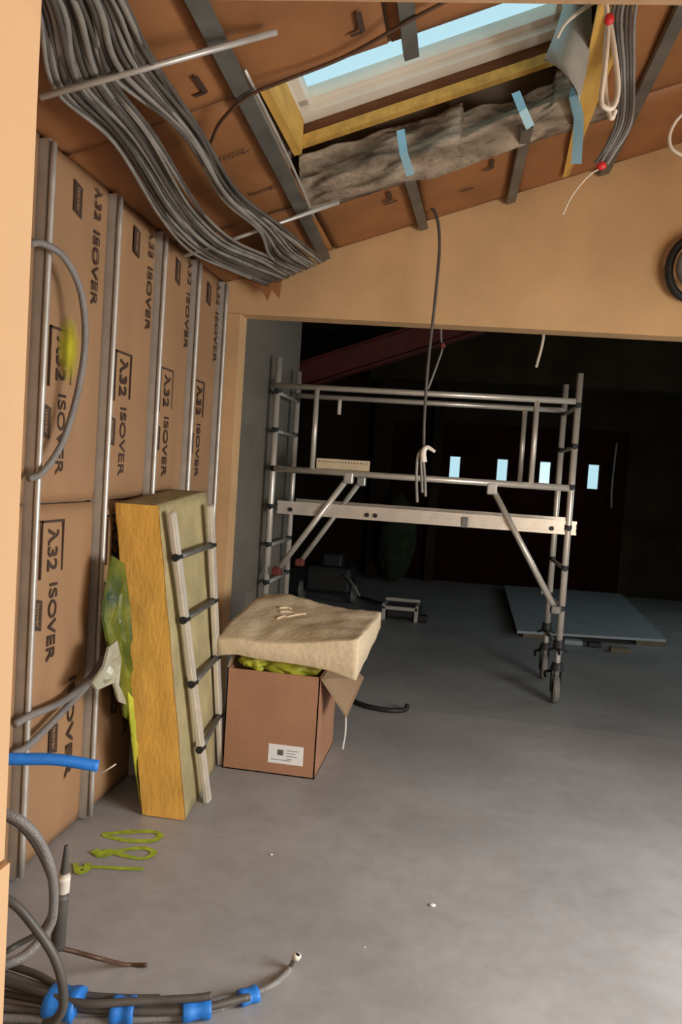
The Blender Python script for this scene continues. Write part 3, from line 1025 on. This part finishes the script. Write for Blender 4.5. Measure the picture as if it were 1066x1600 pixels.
grid_face(bm, lambda u, v: slabp(u, v, 0), nx, ny)
grid_face(bm, lambda u, v: slabp(u, 1, v), nx, nz)
grid_face(bm, lambda u, v: slabp(u, 0, v) + Vector((0, .004, 0)), nx, nz)
bmesh.ops.remove_doubles(bm, verts=bm.verts, dist=0.0005)
link('wool_body', bm, M['slab_face'], t, True)
bm = bmesh.new()
grid_face(bm, lambda u, v: slabp(u, 0, v) + Vector((0, -.006, 0)), nx, nz)
grid_face(bm, lambda u, v: slabp(u, 0, v) + Vector((0, .002, 0)), nx, nz)
link('cut_edge', bm, M['slab_edge'], t, True)

# wrapping film behind the slab
t = thing('wrapping_film', (-1.38, 3.2, 0.1), 'crumpled green and yellow plastic wrapping stuffed behind the leaning slab', 'plastic wrapping')
def crumple(name, outline, x, material, amp, seed, th=0.01):
    bm = bmesh.new()
    n = len(outline)
    P = [onX(px, py, x) for px, py in outline]
    c = sum(P, Vector()) / n
    rings = []
    for k in range(1, 6):
        f = k / 5
        rings.append([c + (p - c) * f for p in P])
    def jig(p):
        q = noise.noise(p * 22 + Vector((seed, 0, 0))) * amp
        return Vector((p.x + q + amp * .6, p.y, p.z))
    cv = bm.verts.new(jig(c))
    RV = [[bm.verts.new(jig(p)) for p in r_] for r_ in rings]
    for i in range(n):
        bm.faces.new((cv, RV[0][i], RV[0][(i + 1) % n]))
    for k in range(4):
        for i in range(n):
            j = (i + 1) % n
            bm.faces.new((RV[k][i], RV[k + 1][i], RV[k + 1][j], RV[k][j]))
    o = link(name, bm, material, t, False)
    md = o.modifiers.new('thick', 'SOLIDIFY')
    md.thickness = th
    return o
crumple('green_film', [(164, 885), (172, 868), (186, 880), (192, 950), (200, 1050), (206, 1130), (190, 1120), (178, 1060), (158, 1020), (155, 960)], -1.37, M['film'], 0.04, 1)
crumple('white_film', [(158, 1010), (172, 1000), (184, 1030), (178, 1070), (188, 1100), (176, 1095), (164, 1065), (140, 1078), (136, 1066), (150, 1040)], -1.33, M['film_white'], 0.03, 4)
crumple('yellow_film_edge', [(197, 1080), (203, 1090), (208, 1160), (216, 1235), (228, 1268), (219, 1272), (207, 1200), (200, 1130)], -1.31, M['film_yellow'], 0.012, 8, 0.006)

# ladder section
t = thing('ladder_section', (-1.06, 3.45, 0), 'short aluminium ladder section leaning on the yellow slab', 'ladder')
LA, LB = Vector((-1.045, 3.235, 0.0)), Vector((-1.205, 3.03, 1.295))
LC, LD = Vector((-1.127, 3.67, 0.0)), Vector((-1.198, 3.49, 1.31))
for a, b in ((LA, LB), (LC, LD)):
    bm = bmesh.new()
    bar(bm, a, b, 0.028, 0.046, Vector((1, 0, 0)))
    bmesh.ops.bevel(bm, geom=bm.edges[:], offset=.006, segments=2, affect='EDGES')
    st = link('stile', bm, M['alu'], t)
    for z in (1.11, .84, .555, .255):
        bm = bmesh.new()
        f = z / 1.3
        p = a.lerp(b, f)
        bmesh.ops.create_cone(bm, cap_ends=True, segments=14, radius1=.017, radius2=.017, depth=.052, matrix=Matrix.Translation(p) @ Matrix.Rotation(PI / 2, 4, 'X'))
        link('rung_end', bm, M['black'], st)
for z in (1.11, .84, .555, .255):
    f = z / 1.3
    bm = bmesh.new()
    tube(bm, [LA.lerp(LB, f), LC.lerp(LD, f)], 0.014, 10, sm=False)
    link('rung', bm, M['metal_dark'], t, True)

# ================================================================== CARDBOARD BOX
BX0, BX1, BY0, BY1, BZ = -1.108, -0.640, 3.63, 4.16, 0.505
t = thing('cardboard_box', ((BX0 + BX1) / 2, (BY0 + BY1) / 2, 0), 'open brown cardboard box with a white label beside the ladder', 'box')
bm = bmesh.new()
e = 0.006
box(bm, BX0, BX1, BY0, BY0 + e, 0, BZ)
box(bm, BX0, BX1, BY1 - e, BY1, 0, BZ)
box(bm, BX0, BX0 + e, BY0, BY1, 0, BZ)
box(bm, BX1 - e, BX1, BY0, BY1, 0, BZ)
box(bm, BX0, BX1, BY0, BY1, 0, e)
link('body', bm, M['carton'], t)
def flap(pts, nv):
    bm = bmesh.new()
    hexa(bm, [Vector(p) for p in pts], [Vector(p) + Vector(nv) for p in pts])
    return link('flap', bm, M['carton_in'], t)
flap([(BX1, BY0 + .01, BZ - .01), (BX1, BY1 - .01, BZ), (BX1 + .15, BY1 - .04, BZ - .11), (BX1 + .13, BY0 + .06, BZ - .20)], (0.005, 0, .003))
flap([(BX0, BY0 + .01, BZ), (BX0, BY1 - .01, BZ), (BX0 + .012, BY1 - .04, BZ + .05), (BX0 + .012, BY0 + .03, BZ + .05)], (-0.004, 0, .004))
flap([(BX0 + .01, BY1, BZ), (BX1 - .01, BY1, BZ), (BX1 - .04, BY1 + .15, BZ + .12), (BX0 + .04, BY1 + .15, BZ + .12)], (0, .004, .004))
bm = bmesh.new()
tube(bm, [(BX1 + .125, BY0 + .09, BZ - .195), (BX1 + .128, BY0 + .09, BZ - .28), (BX1 + .12, BY0 + .09, BZ - .37)], 0.004, 6)
link('torn_tape', bm, M['paper'], t)
bm = bmesh.new()
box(bm, -0.876, -0.700, BY0 - .0015, BY0, 0.058, 0.152)
lb = link('shipping_label', bm, M['paper'], t)
bm = bmesh.new()
box(bm, -0.83, -0.80, BY0 - .0022, BY0 - .0014, 0.10, 0.128)
for k in range(4):
    box(bm, -0.785, -0.785 + (0.06, .045, .055, .03)[k], BY0 - .0022, BY0 - .0014, 0.125 - k * .014, 0.128 - k * .014)
box(bm, -0.86, -0.76, BY0 - .0022, BY0 - .0014, 0.075, 0.078)
link('label_print', bm, M['metal_dark'], lb)

# yellow wool bag inside the box
t = thing('wool_bag', (-0.87, 3.85, 0.01), 'yellow green plastic bag of wool bulging out of the cardboard box', 'bag')
def blob(name, loc, r, material, amp, seed, parent):
    bm = bmesh.new()
    bmesh.ops.create_icosphere(bm, subdivisions=4, radius=1)
    for v in bm.verts:
        q = 1 + amp * noise.noise(v.co * 2.6 + Vector((seed, 0, 0))) + amp * .5 * noise.noise(v.co * 6 + Vector((seed, 3, 0)))
        v.co = Vector((v.co.x * r[0] * q, v.co.y * r[1] * q, v.co.z * r[2] * q)) + Vector(loc)
    return link(name, bm, material, parent, True)
blob('bag_body', (-0.875, 3.895, 0.27), (0.195, 0.20, 0.255), M['film_yellow'], .1, 2, t)
blob('front_fold', (-0.80, 3.73, 0.53), (0.14, 0.09, 0.07), M['film_yellow'], .25, 5, t)
blob('left_fold', (-0.985, 3.73, 0.535), (0.085, 0.08, 0.05), M['film_yellow'], .3, 11, t)

# foam slab on top
t = thing('foam_sheet', (-0.8, 3.95, 0.6), 'bent beige foam board lying on the open cardboard box', 'foam board')
bm = bmesh.new()
nu, nv = 26, 22
# near edge: left end to right end; far edge behind
def foam_top(u, v):
    nl, nr = Vector((-1.15, 3.56, 0.655)), Vector((-0.452, 3.52, 0.735))
    fl, fr = Vector((-1.12, 4.32, 0.775)), Vector((-0.425, 4.22, 0.735))
    p = nl.lerp(nr, u).lerp(fl.lerp(fr, u), v)
    p.z += -0.02 * math.sin(u * PI) * (1 - v) + 0.035 * max(0, noise.noise(Vector((u * 3, v * 2.4, 3)))) + 0.010 * noise.noise(Vector((u * 7, v * 6, 8)))
    p.z += 0.03 * (1 - u) * math.sin(v * PI)
    p.y += -0.05 * noise.noise(Vector((u * 3.5, 6, 1))) * v
    return p
def foam_bot(u, v):
    p = foam_top(u, v)
    th = (0.082 + 0.118 * u ** 3) * (1 - .55 * v)
    return p - Vector((0, -0.01, th))
T_ = [[bm.verts.new(foam_top(i / nu, j / nv)) for j in range(nv + 1)] for i in range(nu + 1)]
B_ = [[bm.verts.new(foam_bot(i / nu, j / nv)) for j in range(nv + 1)] for i in range(nu + 1)]
for i in range(nu):
    for j in range(nv):
        bm.faces.new((T_[i][j], T_[i + 1][j], T_[i + 1][j + 1], T_[i][j + 1]))
        bm.faces.new((B_[i][j], B_[i][j + 1], B_[i + 1][j + 1], B_[i + 1][j]))
for i in range(nu):
    for j in (0, nv):
        bm.faces.new((T_[i][j], T_[i + 1][j], B_[i + 1][j], B_[i][j]))
for j in range(nv):
    for i in (0, nu):
        bm.faces.new((T_[i][j], T_[i][j + 1], B_[i][j + 1], B_[i][j]))
link('foam_body', bm, M['foam'], t, True).modifiers.new('soft', 'BEVEL').width = 0.004
bm = bmesh.new()
for (a, b_), (c, d) in (((.28, .55), (.42, .60)), ((.30, .42), (.36, .5)), ((.25, .62), (.33, .7)), ((.36, .5), (.47, .62))):
    tube(bm, [foam_top(a, b_) + Vector((0, 0, .004)), foam_top((a + c) / 2, (b_ + d) / 2 + .03) + Vector((0, 0, .005)), foam_top(c, d) + Vector((0, 0, .004))], 0.006, 6)
link('torn_ridges', bm, M['foam'], t, True)

# ================================================================== SCAFFOLD
SX0, SX1, SY0, SY1 = -1.415, 0.70, 5.47, 6.13
t = thing('scaffold_tower', ((SX0 + SX1) / 2, (SY0 + SY1) / 2, 0), 'small aluminium scaffold tower on wheels standing in the wide opening', 'scaffold')
R_ = 0.023
clip_z = [2.06, 1.78, 1.50, 1.22, 0.94, 0.66, 0.38]
for x, y, zt in ((SX0, SY0, 2.31), (SX1, SY0, 2.285), (SX0, SY1, 2.30), (SX1 - .015, SY1, 2.29)):
    bm = bmesh.new()
    tube(bm, [(x, y, 0.36), (x, y, zt)], R_, 14, sm=False)
    po = link('post', bm, M['alu'], t, True)
    for z in clip_z:
        bm = bmesh.new()
        bmesh.ops.create_cone(bm, cap_ends=True, segments=12, radius1=.015, radius2=.015, depth=.054, matrix=Matrix.Translation((x, y, z)) @ Matrix.Rotation(PI / 2, 4, 'X'))
        bmesh.ops.create_cone(bm, cap_ends=True, segments=12, radius1=.0255, radius2=.0255, depth=.03, matrix=Matrix.Translation((x, y, z + .01)))
        link('joint_clip', bm, M['black'], po)
for x in (SX0, SX1):
    for z in clip_z:
        bm = bmesh.new()
        tube(bm, [(x, SY0, z), (x - (.015 if x > 0 else 0), SY1, z)], 0.0145, 10, sm=False)
        link('rung', bm, M['metal'], t, True)
for y in (SY0 - .035, SY1 - .035):
    bm = bmesh.new()
    tube(bm, [(SX0 + .01, y, 2.105), (SX1 - .02, y, 2.09)], 0.021, 12, sm=False)
    link('guard_rail', bm, M['alu'], t, True)
    bm = bmesh.new()
    tube(bm, [(SX0 + .02, y, 1.505), (SX1 - .02, y, 1.50)], 0.023, 12, sm=False)
    link('middle_rail', bm, M['alu'], t, True)
for x, y in ((-1.115, SY0 - .035), (0.425, SY0 - .035), (0.39, SY1 - .035)):
    bm = bmesh.new()
    tube(bm, [(x, y, 1.51), (x, y, 2.10)], 0.019, 12, sm=False)
    link('guard_upright', bm, M['alu'], t, True)
bm = bmesh.new()
tube(bm, [(-1.06, SY1 - .035, 2.10), (-1.06, SY1 - .035, 1.97)], 0.016, 10, sm=False)
link('hook_stub', bm, M['white_paint'], t, True)
# platform
bm = bmesh.new()
box(bm, SX0 + .08, SX1 - .02, SY0 + .03, SY1 - .03, 1.235, 1.25)
pf = link('platform_deck', bm, M['wood_brown'], t)
for y in (SY0 - .0, SY1 - .05):
    bm = bmesh.new()
    x0, x1 = SX0 + .05, SX1 + .055
    box(bm, x0, x1, y, y + .03, 1.185, 1.27, .004)
    box(bm, x0, x1, y - .008, y, 1.255, 1.275)
    box(bm, x0, x1, y - .008, y, 1.18, 1.20)
    box(bm, x0, x1, y - .005, y, 1.225, 1.232)
    sr = link('side_rail', bm, M['alu'], t)
    if y < 5.6:
        for hx in (-1.265, -0.70, -0.64, 0.59):
            bm = bmesh.new()
            bmesh.ops.create_cone(bm, cap_ends=True, segments=16, radius1=.016, radius2=.016, depth=.02, matrix=Matrix.Translation((hx, y - .002, 1.215)) @ Matrix.Rotation(PI / 2, 4, 'X'))
            link('rail_hole', bm, M['black'], sr)
        bm = bmesh.new()
        box(bm, -0.03, 0.02, y - .014, y, 1.175, 1.25, .006)
        link('locking_tab', bm, M['metal_dark'], sr)
# braces
for p0, p1 in (((-.845, SY0 - .03, 1.48), (-1.33, SY0 - .03, .76)), ((-.84, SY1 - .05, 1.46), (-1.30, SY1 - .05, .76)), ((.165, SY0 - .03, 1.47), (.655, SY0 - .03, .66)), ((.18, SY1 - .05, 1.47), (.64, SY1 - .05, .70))):
    bm = bmesh.new()
    tube(bm, [p0, p1], 0.021, 12, sm=False)
    br = link('brace', bm, M['alu'], t, True)
    bm = bmesh.new()
    box(bm, p0[0] - .035, p0[0] + .035, p0[1] - .03, p0[1] + .03, p0[2] - .05, p0[2] + .035, .01)
    link('bracket', bm, M['metal'], br)
    bm = bmesh.new()
    box(bm, p1[0] - .035, p1[0] + .035, p1[1] - .035, p1[1] + .03, p1[2] - .03, p1[2] + .03, .01)
    link('clamp', bm, M['red_dull'] if p1[0] < 0 else M['metal_dark'], br)
# casters with adjustable legs
for x, y in ((SX0, SY0), (SX1, SY0), (SX0, SY1), (SX1 - .015, SY1)):
    bm = bmesh.new()
    tube(bm, [(x, y, 0.2), (x, y, 0.62)], 0.0175, 12, sm=False)
    for k in range(12):
        z = .28 + k * .012
        bmesh.ops.create_cone(bm, cap_ends=True, segments=12, radius1=.021, radius2=.021, depth=.005, matrix=Matrix.Translation((x, y, z)))
    cs = link('caster', bm, M['metal'], t, True)
    bm = bmesh.new()
    bmesh.ops.create_cone(bm, cap_ends=True, segments=16, radius1=.042, radius2=.036, depth=.05, matrix=Matrix.Translation((x, y, .42)))
    for a in range(3):
        an = a * 2.09 + .5
        tube(bm, [(x, y, .40), (x + math.cos(an) * .075, y + math.sin(an) * .075, .36)], .009, 8, sm=False)
    bmesh.ops.create_cone(bm, cap_ends=True, segments=16, radius1=.05, radius2=.035, depth=.05, matrix=Matrix.Translation((x, y, .26)))
    for s in (-1, 1):
        box(bm, x + s * .031 - .004, x + s * .031 + .004, y - .03, y + .05, .08, .24)
    tube(bm, [(x - .04, y + .02, .22), (x - .07, y + .06, .20), (x - .065, y + .09, .16)], .01, 8)
    link('collar_nut', bm, M['black'], cs)
    bm = bmesh.new()
    bmesh.ops.create_cone(bm, cap_ends=True, segments=32, radius1=.1, radius2=.1, depth=.042, matrix=Matrix.Translation((x, y + .01, .1)) @ Matrix.Rotation(PI / 2, 4, 'Y'))
    bmesh.ops.bevel(bm, geom=[e_ for e_ in bm.edges if abs(e_.verts[0].co.x - e_.verts[1].co.x) < 1e-4], offset=.008, segments=2, affect='EDGES')
    link('wheel', bm, M['caster'], cs)

# perforated plate on the middle rail
t = thing('perforated_plate', (-0.93, 5.5, 1.53), 'pale perforated metal plate standing on the middle rail of the scaffold', 'metal plate')
bm = bmesh.new()
box(bm, -1.085, -0.70, 5.43, 5.445, 1.528, 1.60)
link('plate', bm, M['foam'], t)
bm = bmesh.new()
for k in range(17):
    box(bm, -1.07 + k * .0215, -1.062 + k * .0215, 5.4285, 5.43, 1.575, 1.583)
link('slots', bm, M['black'], t)

# ================================================================== BACK ROOM THINGS
# red sloping steel beam
bm = bmesh.new()
a0, a1 = onY(455, 572, 7.4), onY(760, 474, 7.4)
for dz, hh, dy in ((0, .018, .14), (-.13, .20, .02), (-.25, .018, .14)):
    hexa(bm, [a0 + Vector((0, -dy / 2, dz)), a0 + Vector((0, dy / 2, dz)), a0 + Vector((0, dy / 2, dz - hh)), a0 + Vector((0, -dy / 2, dz - hh))] if hh < .1 else
         [a0 + Vector((0, -dy / 2, -.01)), a0 + Vector((0, dy / 2, -.01)), a0 + Vector((0, dy / 2, -.26)), a0 + Vector((0, -dy / 2, -.26))],
         [a1 + Vector((0, -dy / 2, dz)), a1 + Vector((0, dy / 2, dz)), a1 + Vector((0, dy / 2, dz - hh)), a1 + Vector((0, -dy / 2, dz - hh))] if hh < .1 else
         [a1 + Vector((0, -dy / 2, -.01)), a1 + Vector((0, dy / 2, -.01)), a1 + Vector((0, dy / 2, -.26)), a1 + Vector((0, -dy / 2, -.26))])
tag(link('steel_beam', bm, M['beam_red']), 'dark red sloping steel beam high in the back room', 'beam')

# plasterboard sheet on packers
t = thing('plasterboard_sheet', (1.35, 9.3, 0), 'large grey plasterboard sheet lying on the back room floor', 'board')
bm = bmesh.new()
q = [(0.575, 7.66), (2.03, 7.93), (2.22, 11.2), (0.60, 11.05)]
hexa(bm, [(x, y, .05) for x, y in q], [(x, y, .075) for x, y in q])
link('sheet', bm, M['grey_board'], t)
o_ = [(0.64, 7.74, .22, .05), (1.75, 7.92, .28, .05), (1.0, 10.5, .9, .05)]
for x, y, w_, h_ in o_:
    bm = bmesh.new()
    box(bm, x, x + w_, y, y + .06, 0.0, h_)
    link('packer', bm, M['offcut'], t)
for x, y, w_, mm, lab in ((1.02, 7.58, .17, 'grey_board', 'small pale offcut on the floor at the near edge of the plasterboard'), (1.24, 7.56, .12, 'black', 'small black offcut on the floor beside the pale offcut'), (1.42, 7.42, .18, 'offcut', 'dull brown wooden offcut on the floor by the plasterboard')):
    bm = bmesh.new()
    box(bm, x, x + w_, y, y + .1, 0, .045, .008)
    tag(link('floor_offcut', bm, M[mm]), lab, 'offcut')

# small metal stand with feet
t = thing('metal_unit', (-0.6, 8.1, 0), 'small low silver metal unit with dark feet on the back room floor', 'metal unit')
bm = bmesh.new()
box(bm, -0.80, -0.42, 7.97, 8.02, .11, .15, .008)
box(bm, -0.80, -0.76, 7.97, 8.0, 0, .15, .006)
box(bm, -0.46, -0.42, 7.97, 8.0, 0, .15, .006)
box(bm, -0.80, -0.42, 8.3, 8.34, .15, .19, .008)
box(bm, -0.80, -0.77, 8.0, 8.32, .14, .165)
box(bm, -0.45, -0.42, 8.0, 8.32, .14, .165)
link('frame', bm, M['metal'], t)
bm = bmesh.new()
box(bm, -0.76, -0.40, 8.02, 8.32, .02, .145, .02)
box(bm, -0.45, -0.32, 7.98, 8.1, 0.0, .08, .02)
link('housing', bm, M['black'], t)
o = tube_obj('power_lead', [onZ(515, 900, .02), onZ(545, 925, .015), onZ(575, 936, .015), onZ(600, 944, .03)], 0.014, M['black'])
tag(o, 'black lead trailing across the back floor to the low metal unit', 'cable')
o = tube_obj('black_hose', [onZ(520, 1085, .018), onZ(548, 1094, .018), onZ(575, 1104, .018), onZ(610, 1110, .018), onZ(632, 1109, .018), onZ(637, 1102, .04)], 0.016, M['black'])
tag(o, 'short black hose lying on the floor right of the cardboard box', 'hose')
o = tube_obj('floor_cable', [onZ(350, 972, .02), onZ(366, 964, .02), onZ(382, 966, .02)], 0.02, M['black'])
tag(o, 'black hose end between the ladder and the foam board', 'hose')

# dark sack and clutter at the back
t = thing('rubble_sack', (-1.1, 10.9, 0), 'dark green sack standing against the back wall near the scaffold', 'sack')
blob('sack_body', (-0.95, 10.95, .62), (.26, .18, .62), M['green_stain'], .15, 3, t)
t = thing('floor_machine', (-1.8, 8.3, 0), 'dark machine on the back floor behind the left scaffold braces', 'machine')
bm = bmesh.new()
box(bm, -1.80, -1.25, 8.7, 9.1, .1, .42, .05)
box(bm, -1.62, -1.38, 8.78, 9.0, .40, .56, .03)
link('machine_body', bm, M['black'], t)
for wx in (-1.84, -1.22):
    bm = bmesh.new()
    bmesh.ops.create_cone(bm, cap_ends=True, segments=24, radius1=.11, radius2=.11, depth=.05, matrix=Matrix.Translation((wx, 8.82, .11)) @ Matrix.Rotation(PI / 2, 4, 'Y'))
    link('wheel', bm, M['caster'], t)
bm = bmesh.new()
tube(bm, [(-1.36, 8.69, .30), (-1.30, 8.62, .34), (-1.2, 8.6, .24), (-1.12, 8.6, .12)], .014, 8)
link('hose_stub', bm, M['metal_dark'], t, True)

# ================================================================== FLOOR: SPRAY MARK
t = thing('spray_mark', onZ(190, 1335, 0), 'lime yellow spray painted 180 on the floor in front of the slab', 'paint mark')
SN = [0]
def stroke(name, pix, wd):
    SN[0] += 1
    P = smooth_path([onZ(x, y, 0.001) for x, y in pix], 8)
    for i, p in enumerate(P):
        p.z += SN[0] * .0009 + i * .00001
    bm = bmesh.new()
    L, Rr = [], []
    for i, p in enumerate(P):
        d = (P[min(i + 1, len(P) - 1)] - P[max(i - 1, 0)]).normalized()
        nrm = Vector((-d.y, d.x, 0))
        ww = wd * (0.8 + .35 * noise.noise(p * 14))
        L.append(bm.verts.new(p + nrm * ww / 2))
        Rr.append(bm.verts.new(p - nrm * ww / 2))
    for i in range(len(P) - 1):
        bm.faces.new((L[i], L[i + 1], Rr[i + 1], Rr[i])).normal_update()
    bm.normal_update()
    for f in bm.faces:
        if f.normal.z < 0:
            f.normal_flip()
    me = bpy.data.meshes.new(name)
    bm.to_mesh(me)
    me.materials.append(M['spray'])
    o = bpy.data.objects.new(name, me)
    COL.objects.link(o)
    o.parent = t
    o.matrix_parent_inverse = Matrix.Translation(t.location).inverted()
stroke('digit_zero', [(250, 1308), (238, 1314), (205, 1314), (178, 1310), (164, 1304), (180, 1302), (210, 1300), (240, 1300), (251, 1306), (248, 1310)], .034)
stroke('digit_eight', [(150, 1334), (170, 1330), (190, 1336), (215, 1342), (232, 1340), (240, 1332), (225, 1326), (200, 1328), (180, 1332), (160, 1338), (148, 1334)], .034)
stroke('digit_one', [(120, 1358), (138, 1356), (160, 1356), (195, 1358), (224, 1359)], .026)
stroke('digit_serif', [(118, 1350), (122, 1364), (134, 1362), (138, 1350)], .03)
stroke('blot', [(146, 1330), (158, 1336), (170, 1332)], .045)
# a few white specks of plaster on the floor
for i, (x, y, r_) in enumerate(((676, 1414, .012), (424, 1335, .007), (570, 1480, .004))):
    bm = bmesh.new()
    bmesh.ops.create_icosphere(bm, subdivisions=2, radius=1, matrix=Matrix.Translation(onZ(x, y, r_ * .3)) @ Matrix.Diagonal((r_, r_ * .8, r_ * .35, 1)))
    tag(link('plaster_crumb', bm, M['paper'], None, True), ('largest white plaster crumb on the open floor', 'white plaster crumb on the floor nearer the slab', 'tiny white crumb on the floor above the conduit end')[i], 'crumb')

# ================================================================== FLOOR CONDUITS, BOTTOM LEFT
def G(px, py, z=0.0):
    return onZ(px, py, z)

cond_lab = 'grey conduit taped in the bundle on the floor at the bottom left'
bl = [
    [(-30, 1510), (60, 1540), (130, 1562), (200, 1572), (300, 1570), (388, 1552)],
    [(-30, 1545), (50, 1560), (120, 1574), (200, 1580), (300, 1578), (390, 1558)],
    [(-30, 1570), (50, 1580), (120, 1588), (200, 1590), (300, 1582), (380, 1562)],
    [(-30, 1525), (60, 1550), (130, 1568), (210, 1565), (300, 1560), (330, 1556)],
    [(-30, 1590), (50, 1592), (120, 1596), (190, 1594), (280, 1588), (350, 1572)],
    [(-30, 1495), (50, 1520), (90, 1540), (130, 1555), (200, 1560), (250, 1560)]]
for k, pix in enumerate(bl):
    o = tube_obj('floor_conduit', [G(x, y, .014 + .022 * (k % 2) + (0.03 if k == 3 else 0)) for x, y in pix], 0.0105, M['cable_dark'] if k % 2 else M['conduit'], seg=9)
    tag(o, cond_lab, 'conduit', 'grey conduits bundled with blue tape')
tl = ['widest blue tape wrap, crossed by the dark upright cable', 'second blue tape wrap from the left on the floor bundle', 'third blue tape wrap from the left on the floor bundle', 'blue tape wrap at the tip of the floor bundle']
for (x0, y0, x1, y1, r_), lab in zip(((78, 1562, 124, 1570, .05), (175, 1577, 210, 1578, .040), (284, 1578, 328, 1572, .036), (374, 1560, 402, 1552, .026)), tl):
    bm = bmesh.new()
    a, b = G(x0, y0, r_ * .8 + .001), G(x1, y1, r_ * .8 + .001)
    tube(bm, [a, a.lerp(b, .5), b], lambda s: r_ * (1 + .06 * math.sin(s * 9)), 14, flat=.75)
    tag(link('blue_tape', bm, M['blue'], None, True), lab, 'tape', 'blue tape wraps on the conduit bundle')
bm = bmesh.new()
t = thing('conduit_end', G(400, 1552), 'grey conduit curving up from the taped bundle to an open white end', 'conduit')
pts = [G(380, 1558, .02), G(404, 1550, .025), G(432, 1535, .03), onY(452, 1515, 2.2), onY(464, 1494, 2.2)]
tube(bm, pts, 0.0095, 10)
link('sleeve', bm, M['conduit'], t, True)
bm = bmesh.new()
d = (pts[-1] - pts[-2]).normalized()
tube(bm, [pts[-1] - d * .01, pts[-1] + d * .006], 0.0125, 12, sm=False)
link('white_rim', bm, M['white_paint'], t, True)
bm = bmesh.new()
tube(bm, [pts[-1] + d * .004, pts[-1] + d * .0065], 0.007, 12, sm=False)
link('dark_bore', bm, M['black'], t)

# rising conduits near the jamb
YY = 1.75
o = tube_obj('rising_conduit', [onY(-20, 1265, 1.7), onY(28, 1280, 1.72), onY(60, 1312, 1.75), onY(80, 1360, 1.78), onY(84, 1410, 1.8), onY(76, 1450, 1.8), onY(40, 1492, 1.75), onY(0, 1510, 1.7)], 0.0125, M['conduit'])
tag(o, 'light grey conduit arching out of the jamb and curling down', 'conduit')
o = tube_obj('rising_conduit', [onY(-20, 1268, 1.75), onY(30, 1290, 1.78), onY(66, 1340, 1.82), onY(84, 1400, 1.84), onY(68, 1450, 1.84), onY(20, 1480, 1.8), onY(-20, 1505, 1.7)], 0.008, M['cable_dark'])
tag(o, 'thin dark cable following the arching grey conduit', 'cable')
o = tube_obj('rising_conduit', [onY(-10, 1395, 1.65), onY(25, 1415, 1.66), onY(55, 1450, 1.67), onY(82, 1490, 1.68), onY(96, 1530, 1.69), onY(99, 1570, 1.7), onY(88, 1592, 1.7), onY(70, 1600, 1.7)], 0.0115, M['cable_dark'])
tag(o, 'dark conduit crossing diagonally in front of the taped bundle', 'conduit')
t = thing('upright_cable_stub', onY(92, 1480, 1.9), 'upright dark cable stub with a white collar at the lower left', 'cable')
for a, b, ra, rb, mm, nm in (((104, 1322), (100, 1374), .006, .014, 'cable_dark', 'tip'), ((100, 1370), (97, 1402), .0175, .0175, 'white_paint', 'white_collar'), ((97, 1398), (90, 1480), .018, .02, 'cable_dark', 'lower_sheath')):
    bm = bmesh.new()
    A, B = onY(a[0], a[1], 1.86), onY(b[0], b[1], 1.88)
    tube(bm, [A, A.lerp(B, .5), B], (lambda ra, rb: (lambda s: ra + (rb - ra) * s))(ra, rb), 12)
    link(nm, bm, M[mm], t, True)
o = tube_obj('brown_cable', [onY(96, 1482, 1.9), onY(120, 1488, 1.92), onY(160, 1499, 1.95), G(195, 1507, .01), G(230, 1508, .01)], 0.0065, M['cable_brown'])
tag(o, 'short brown cable running right from the upright stub', 'cable')
